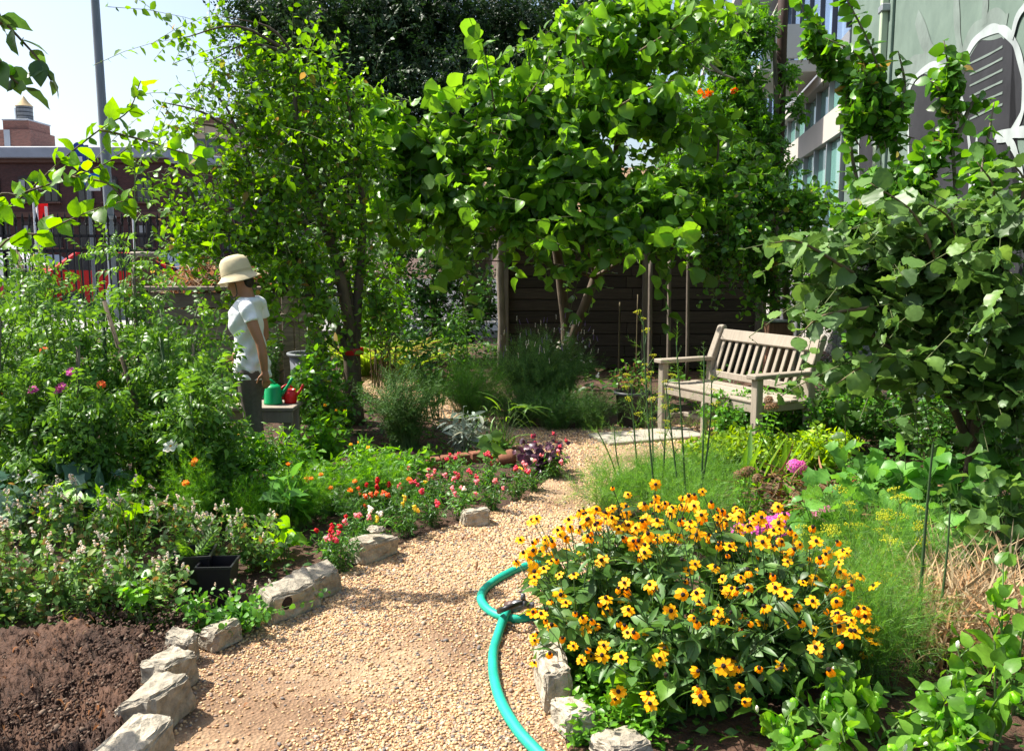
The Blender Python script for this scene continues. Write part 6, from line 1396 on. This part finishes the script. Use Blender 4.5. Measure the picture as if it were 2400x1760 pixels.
# lavender
lv = G(1270, 985); lv = np.array([lv[0], 8.9, 0])
p = Plant(); B, Mi, E = clump_stems(lv, 330, .3, .72, .62, .3, .3); p.stems(B, Mi, E, .003, .0015); p.leaves(L['sprig'], along(B, Mi, E, 6, .3, 1, .17, .5, -.2, .3))
B2, M2, E2 = clump_stems(lv, 70, .25, .98, .66, .3, .2); p.stems(B2, M2, E2, .002, .001, 5)
for e in E2: p.flower(spike_g if rng.uniform() < .6 else spike_v, e, UP + rng.normal(size=3) * .15, .016, 'flower_spike')
for e in rng.permutation(E)[:0]: pass
p.build('lavender', 'large lavender bush with faded flower spikes before the shed', 'shrub', lv, M['lavender_leaf'], M['green_stem'], 0)
herb('white_aster', 'bush dotted with tiny white flowers behind the lavender', 'flower', np.array([P(1330, 900, 9.3)[0], 9.3, 0]), .78, .26, 40, 'lance_s', .05, 12, M['rosemary'], M['green_stem'], nbig=0, flowers=[(mesh_np('flower', *daisy(7, .1, .3, .9, seed=3), M['whitepetal']), 36, .02, 'flower')], sr=.002)
for k, (px, py) in enumerate(((1220, 1006), (1300, 1012), (1380, 1010))): herb('thyme', ['left', 'middle', 'right'][k] + ' low green mound at the foot of the lavender', 'herb', G(px, py - 6), .34, .36, 150, 'sprig', .12, 5, M['rosemary'] if k != 1 else M['herb_dark'], M['green_stem'], sr=.002, nbig=0, group='thyme mounds', droop=-.1, spread=.5)
# grasses far left path
for k, (px, Y) in enumerate(((850, 11.6), (900, 11.9), (960, 11.4), (820, 12.3), (940, 12.6))):
    p = Plant(); c = g2(px, Y); n = 60; B = disc(n, .12, c); a = rng.uniform(0, 6.28, n); D = np.stack([np.cos(a) * .45, np.sin(a) * .45, np.ones(n)], -1); p.leaves(L['strap'], (B, nrm(D), -np.stack([np.cos(a), np.sin(a), -.5 * np.ones(n)], -1), rng.uniform(.5, 1.0, n)))
    p.build('daylily', ['pale daylily clump left of the far path', 'pale daylily clump, largest, above the far path', 'green daylily clump right of the far path', 'yellowing daylily clump behind the fruit tree trunk', 'daylily clump farthest from the camera'][k], 'plant', c, M['daylily'], M['green_stem'], 30, 'daylily clumps')
herb('hanging_shrub', 'leafy green shrub above the daylilies', 'shrub', np.array([P(900, 800, 10.5)[0], 10.5, 0]), 1.75, .45, 16, 'ovate', .10, 18, M['vine'], M['bark'], sr=.008, twigs=5, tl=.35, tn=6, nbig=50, t0=.45)
herb('leafy_shrub', 'round leafy shrub right of the watering cans', 'shrub', np.array([P(740, 900, 7.2)[0], 7.25, 0]), .78, .26, 34, 'ovate', .08, 12, M['kiwi'], M['twig'], sr=.004, twigs=3, tl=.15, nbig=40)
herb('leafy_shrub', 'leafy shrub at the foot of the fruit tree', 'shrub', np.array([P(800, 920, 7.7)[0], 7.7, 0]), .5, .25, 30, 'ovate_s', .06, 12, M['vine'], M['twig'], sr=.003, twigs=2, tl=.12, nbig=20)
herb('trailing_vine', 'dark ivy column on the compost bin behind the person', 'vine', np.array([P(640, 900, 8.9)[0], 8.95, 0]), 1.0, .12, 26, 'tiny', .05, 22, M['dark_ivy'], M['green_stem'], nbig=0, sr=.003)
herb('trailing_vine', 'dark ivy column left of the person', 'vine', np.array([P(420, 900, 8.9)[0], 8.95, 0]), 1.0, .14, 26, 'tiny', .05, 22, M['dark_ivy'], M['green_stem'], nbig=0, sr=.003)
herb('fence_shrub', 'broad leafy bush before the stone pillar above the compost bin', 'shrub', np.array([P(430, 800, 10.6)[0], 10.6, 0]), 1.75, .6, 20, 'ovate', .11, 14, M['plum'], M['bark'], sr=.008, twigs=5, tl=.35, tn=6, nbig=60, t0=.4)
# pot plant
p = Plant(); c = np.array(pot1); B, Mi, E = clump_stems(c, 16, .08, .36, .22); p.stems(B, Mi, E, .003, .0015); p.leaves(L['ovate_s'], along(B, Mi, E, 9, .2, 1, .055)); p.leaves(L['curl'], along(B, Mi, E, 4, .3, .9, .07, .9, .6)); p.flower(snaps['whitepetal'], P(1400, 885, 8.3), UP, .03); p.build('ragged_plant', 'ragged half-withered plant growing in the grey pot', 'plant', c, [M['mint'], M['brownleaf']], M['twig'], 30)

# ------------------------------------------------------------------ right bed
def stalks(name, label, c, tops, lm, r=.006, umb=.05, nfr=10, fs=.16, sm='dark_stem', nbig=0):
    p = Plant(); c = np.asarray(c, float)
    for (tp, um_) in tops:
        e = np.asarray(tp, float); b_ = c + rng.normal(size=3) * np.array([.03, .03, 0]); m = (b_ + e) / 2 + rng.normal(size=3) * .03
        p.stems(b_[None], m[None], e[None], r, r * .45, 7, 6); p.leaves(L['frond_thin'], along(b_[None], m[None], e[None], nfr, .08, .97, fs, .6, .0, .3))
        if um_:
            tw_b, tw_m, tw_e = sub_twigs(b_[None], m[None], e[None], 5, .55, .98, .14, .8, .3); p.stems(tw_b, tw_m, tw_e, r * .4, r * .2, 3)
            for q_ in np.vstack([e[None], tw_e]): p.flower(um, q_, UP + rng.normal(size=3) * .2, umb * rng.uniform(.6, 1.1), 'flower_umbel')
    return p.build(name, label, 'fennel', c, lm, M[sm], nbig, 'fennel stalks')
FS = [((1545, 5.0), [((1508, 752), 1), ((1560, 960), 1)], 'tallest fennel stalk with yellow tips rising left of the bench arm'), ((1600, 4.9), [((1585, 800), 0), ((1560, 900), 1)], 'fennel stalk crossing the front of the bench seat'), ((1640, 4.9), [((1650, 830), 0), ((1668, 890), 1)], 'bare fennel stalk in front of the bench, right of the others'), ((1520, 5.3), [((1480, 900), 1), ((1525, 880), 1)], 'short fennel stalk with yellow heads beside the grey pot'), ((1475, 5.5), [((1440, 1000), 0), ((1400, 1010), 0)], 'thin fennel stalks nearest the gravel bend')]
for (b0_, tops, lab) in FS: stalks('fennel_stalk', lab, g2(*b0_), [(P(a[0], a[1], b0_[1]), u) for a, u in tops], M['fennel'], .0075, .026, 18, .2)
for k, (px, Y, H, R, n) in enumerate(((1430, 5.2, .30, .25, 46), (1540, 5.1, .36, .28, 56), (1660, 5.3, .36, .25, 44), (1560, 5.7, .26, .2, 24), (1640, 4.6, .36, .25, 46))):
    herb('fennel_clump', ['soft feathery fennel nearest the gravel', 'soft feathery fennel, largest, below the tall stalks', 'soft feathery fennel in front of the bench leg', 'soft feathery fennel beside the paving slab', 'soft feathery fennel right behind the daisies'][k], 'fennel', g2(px, Y), H, R, n, 'frond_thin', .24, 9, M['fennel'], M['green_stem'], sr=.002, nbig=0, spread=.5, droop=.02, group='fennel clumps')
# dill with yellow umbels on the right
for k, (px, Y, tops) in enumerate(((2030, 3.9, [(1990, 1190), (2070, 1230), (2040, 1330), (1950, 1260)]), (2120, 3.7, [(2110, 1180), (2160, 1240), (2080, 1300)]), (1930, 4.0, [(1900, 1280), (1950, 1330), (1860, 1300)]), (2050, 3.4, [(2010, 1400), (2080, 1380), (1960, 1420)]))):
    stalks('dill_plant', ['dill with yellow heads right of the pink phlox', 'dill with yellow heads below the broad shrub', 'dill with yellow heads behind the daisies on the right', 'dill with low yellow heads before the dry grass'][k], g2(px, Y), [(P(a, b_, Y), 1) for a, b_ in tops], M['feather'], .0045, .035, 14, .16, 'green_stem')
for k, (px, Y) in enumerate(((2040, 3.5), (1980, 3.2), (2080, 3.1), (2120, 3.9), (2000, 4.1))):
    herb('dill_foliage', ['feathery dark green dill foliage in the middle right', 'feathery dill foliage next to the low shaded daisies', 'feathery dill foliage above the lantern plants', 'feathery dill foliage left of the dark stalk', 'feathery dill foliage at the foot of the phlox'][k], 'dill', g2(px, Y), .42, .24, 60, 'frond_thin', .2, 9, M['fennel'], M['green_stem'], sr=.002, nbig=0, spread=.6, droop=.02, group='dill foliage')
for k, (px, Y, yt, r) in enumerate(((2195, 3.3, 1040, .0085), (2235, 3.35, 1180, .007), (2000, 3.6, 1330, .005))):
    stalks('bare_stalk', ['tall dark bare stalk rising before the dry grass', 'second bare stalk just right of the tall dark one', 'thin bare stalk left of the tall dark one'][k], g2(px, Y), [(P(px - 8, yt, Y), 0)], M['fennel'], r, .03, 5, .1)
# groundcover by bench
for k, (px, py, H, R, lf) in enumerate(((1720, 1040, .40, .25, 'jasmine'), (1800, 1030, .36, .28, 'jasmine'), (1890, 1035, .40, .30, 'jasmine'), (1990, 1040, .42, .32, 'jasmine'), (2090, 1050, .40, .32, 'herb_dark'), (1740, 1090, .24, .26, 'gold_leaf'), (1830, 1110, .24, .26, 'gold_leaf'), (1660, 1100, .22, .20, 'gold_leaf'), (1930, 1100, .26, .28, 'lime'), (2200, 1080, .45, .35, 'herb_dark'), (2330, 1100, .45, .35, 'herb_dark'))):
    lab = ['glossy small-leaved bush by the front leg of the bench', 'glossy small-leaved bush under the right bench arm', 'glossy small-leaved bush right of the bench', 'glossy bush, largest, below the broad shrub', 'darker bush right of the glossy ones', 'golden-leaved low bush, nearest the bench', 'golden-leaved low bush beside the withered iris', 'golden-leaved low bush at the slab', 'lime low bush behind the phlox', 'dark low bush at the foot of the broad shrub', 'dark low bush at the right edge'][k]
    herb('low_bush', lab, 'shrub', G(px, py + 15), H * 1.25, R * 1.15, 64, 'ovate_s', .06, 13, M[lf], M['twig'], sr=.0025, twigs=2, tl=.1, tn=5, nbig=14, group='low bushes by the bench')
# iris and withered daylily
for k, (px, Y, n, mt, dr) in enumerate(((1850, 5.7, 9, 'iris', 0), (1760, 5.4, 7, 'iris', 0), (1900, 5.2, 26, 'brownleaf', 1), (1830, 5.1, 18, 'brownleaf', 1), (1960, 5.0, 16, 'brownleaf', 1), (2320, 4.2, 10, 'brownleaf', 1), (2250, 5.0, 9, 'brownleaf', 1))):
    p = Plant(); c = g2(px, Y); B = disc(n, .08, c); a = rng.uniform(0, 6.28, n); sp_ = .28 if not dr else .5; D = np.stack([np.cos(a) * sp_, np.sin(a) * sp_, np.ones(n)], -1)
    p.leaves(L['strap_up' if not dr else 'strap'], (B, nrm(D), -np.stack([np.cos(a), np.sin(a), -.3 * np.ones(n)], -1), rng.uniform(.4, .66, n) * (.7 if dr else .82)))
    if dr: E = B + D * .24; p.leaves(L['strap'], (E, nrm(D - UP * 1.4 + rng.normal(size=B.shape) * .6), nrm(rng.normal(size=B.shape)), rng.uniform(.14, .26, n)))
    p.build('iris' if not dr else 'withered_daylily', ['iris fan with tall sword leaves below the bench arm', 'iris fan left of the withered leaves', 'withered brown daylily with curled leaves, largest', 'withered brown daylily left of the largest', 'withered brown daylily right of the largest', 'withered brown stalks at the right edge above the dry grass', 'withered brown leaves under the broad shrub'][k], 'plant', c, M[mt], M['green_stem'], 26, 'iris and withered daylilies')
# phlox
for k, (px, Y, n, me, py) in enumerate(((1850, 4.4, 9, phl_m, 1230), (1790, 4.35, 6, phl_m, 1225), (1925, 4.5, 7, phl_m, 1200), (1860, 5.2, 2, phl_m, 1085), (1770, 4.9, 4, phl_b, 1110), (1900, 4.9, 3, phl_b, 1170), (1800, 6.2, 4, phl_b, 920))):
    c = g2(px, Y); ztop = P(px, py, Y)[2]; p = Plant(); B, Mi, E = clump_stems(c, n * 2, .05, ztop + .02, .12, .2, .15); p.stems(B, Mi, E, .003, .002); p.leaves(L['lance'], along(B, Mi, E, 12, .15, .92, .085, 1.1, .2, .2))
    for e in E[np.argsort(-E[:, 2])][:n]: p.flower(me, e, UP + np.array([-.1, -.6, 0]) + rng.normal(size=3) * .2, .052 if me is phl_m else .04, 'flower_head')
    p.build('phlox', ['pink phlox, fullest heads, right behind the daisies', 'pink phlox at the left of the pink group', 'pink phlox at the right of the pink group', 'single pale pink phlox heads higher up near the iris', 'faded brown phlox heads left of the pink ones', 'faded phlox between the pink ones and withered leaves', 'faded phlox heads in front of the bench arm'][k], 'flower', c, M['herb'], M['green_stem'], 12, 'phlox')
# broad leaves, right
for k, (px, Y, H, n, lf, s, mt) in enumerate(((1980, 4.5, .50, 12, 'lobed', .15, 'big'), (1950, 4.1, .42, 9, 'lobed', .13, 'big'), (2060, 5.0, .55, 14, 'lobed', .15, 'big'), (2150, 4.7, .55, 14, 'heart', .14, 'big'), (2260, 4.6, .55, 16, 'heart', .13, 'herb_dark'), (2360, 4.4, .55, 16, 'ruffle', .12, 'hazel'), (2180, 4.2, .42, 12, 'heart', .12, 'big'), (2330, 3.9, .5, 12, 'ruffle', .11, 'hazel'), (2400, 5.0, .7, 14, 'heart', .14, 'herb_dark'))):
    herb('broadleaf_plant', ['lobed broad leaves right of the pink phlox', 'lobed broad leaves just behind the dill', 'lobed broad leaves below the withered iris', 'heart-leaved plant in the middle of the right bed', 'dark heart-leaved plant under the shrub trunk', 'crinkled grey-green leaves at the right edge', 'heart-leaved plant behind the dry grass', 'crinkled leaves above the dry grass at right', 'dark heart-leaved plant at the far right edge'][k], 'plant', g2(px, Y), H, .26, n, lf, s, 4, M[mt], M['green_stem'], t0=.45, sr=.004, nbig=24, group='broad leaved plants')
# dry grass
for k, (px, Y) in enumerate(((2160, 3.7), (2240, 3.55), (2310, 3.75), (2380, 3.55), (2200, 3.35), (2290, 3.3), (2380, 3.25))):
    p = Plant(); c = g2(px, Y); n = 95; B = disc(n, .16, c); a = rng.uniform(0, 6.28, n); sp_ = rng.uniform(.05, .5, n); D = np.stack([np.cos(a) * sp_, np.sin(a) * sp_, np.ones(n)], -1)
    p.leaves(L['blade_up'], (B, nrm(D), -np.stack([np.cos(a), np.sin(a), -.4 * np.ones(n)], -1), rng.uniform(.16, .48, n)))
    B2 = disc(90, .17, c) + UP * rng.uniform(.03, .22, (90, 1)); p.leaves(L['strap'], (B2, nrm(rng.normal(size=B2.shape) * np.array([1, 1, .5])), nrm(rng.normal(size=B2.shape)), rng.uniform(.08, .24, 90)))
    p.build('dry_grass', ['straw-coloured dry grass tuft left of the dark stalk', 'straw dry grass tuft behind the dark stalk', 'straw dry grass tuft, rear, near the withered stalks', 'straw dry grass tuft at the right edge', 'straw dry grass tuft in front of the dill', 'straw dry grass tuft, front middle, above the lantern plants', 'straw dry grass tuft at the right edge, nearest the camera'][k], 'grass', c, M['straw'], M['straw'], 0, 'dry grass tufts')
# lantern plants at the lower right corner
pod_t = ball(2, 3, .02, (.8, .8, 1.0)); pod_me = mesh_np('lantern_pod', pod_t[0] * (1 + .08 * np.cos(np.arctan2(pod_t[0][:, 1], pod_t[0][:, 0]) * 5))[:, None], pod_t[1], M['pod'])
bud_me = mesh_np('bud', *ball(1, 2, .04, (.6, .6, 1.3)), M['whitepetal'])
for k, (px, Y, H, n) in enumerate(((1960, 2.75, .42, 4), (2100, 2.7, .40, 4), (2230, 2.65, .5, 5), (2350, 2.6, .62, 6), (2420, 2.9, .74, 6), (2030, 2.55, .30, 4), (2290, 2.5, .36, 5), (1900, 2.6, .24, 3))):
    c = g2(px, Y); p = Plant(); B, Mi, E = clump_stems(c, n, .06, H * rng.uniform(.45, .75), .2, .25, .4); p.stems(B, Mi, E, .005, .0025, 5, 5); b_, m_, e_2 = sub_twigs(B, Mi, E, 3, .4, .9, .1, .5); p.stems(b_, m_, e_2, .003, .002, 2)
    p.leaves(L['hazel' if k % 3 == 1 else 'ovate_big'], along(B, Mi, E, 5, .3, .97, .105, 1.0, .1, .35)); p.leaves(L['ovate_big'], along(b_, m_, e_2, 2, .5, 1, .075, .9, .1, .35))
    for e in e_2[rng.permutation(len(e_2))[:8]]: p.flower(pod_me, e - UP * .01, -UP + rng.normal(size=3) * .3, .019 * rng.uniform(.7, 1.15), 'lantern_pod')
    for e in E[:1]: p.flower(bud_me, e + UP * .012, UP + rng.normal(size=3) * .3, .011, 'bud')
    p.build('lantern_plant', ['lantern-pod plant with a white bud, left of its group', 'lantern-pod plant in the middle of its group', 'lantern-pod plant under the dark stalk', 'lantern-pod plant, tall, near the right edge', 'lantern-pod plant cut by the right edge', 'low lantern-pod plant at the bottom edge', 'lantern-pod plant at the bottom right', 'lantern-pod seedling at the bottom edge next to the shaded daisies'][k], 'plant', c, M['nicandra'], M['green_stem'], 40, 'lantern-pod plants')
# leafy plants under the daisies at the path edge
for k, (px, py, lf, mt) in enumerate(((1380, 1560, 'hazel', 'mint'), (1450, 1640, 'heart', 'mint'), (1520, 1700, 'heart', 'nicandra'), (1340, 1590, 'ovate', 'herb'), (1420, 1500, 'lance', 'rudleaf'))):
    herb('edge_plant', ['soft-leaved plant behind the pale upright block', 'soft-leaved plant behind the cracked stone', 'lime heart-leaved plant right of the cracked stone', 'small leafy weed at the pale upright block', 'narrow-leaved plant between the block and the daisies'][k], 'plant', G(px, py), .24, .11, 8, lf, .085, 5, M[mt], M['green_stem'], t0=.3, sr=.003, nbig=20, group='path edge plants')
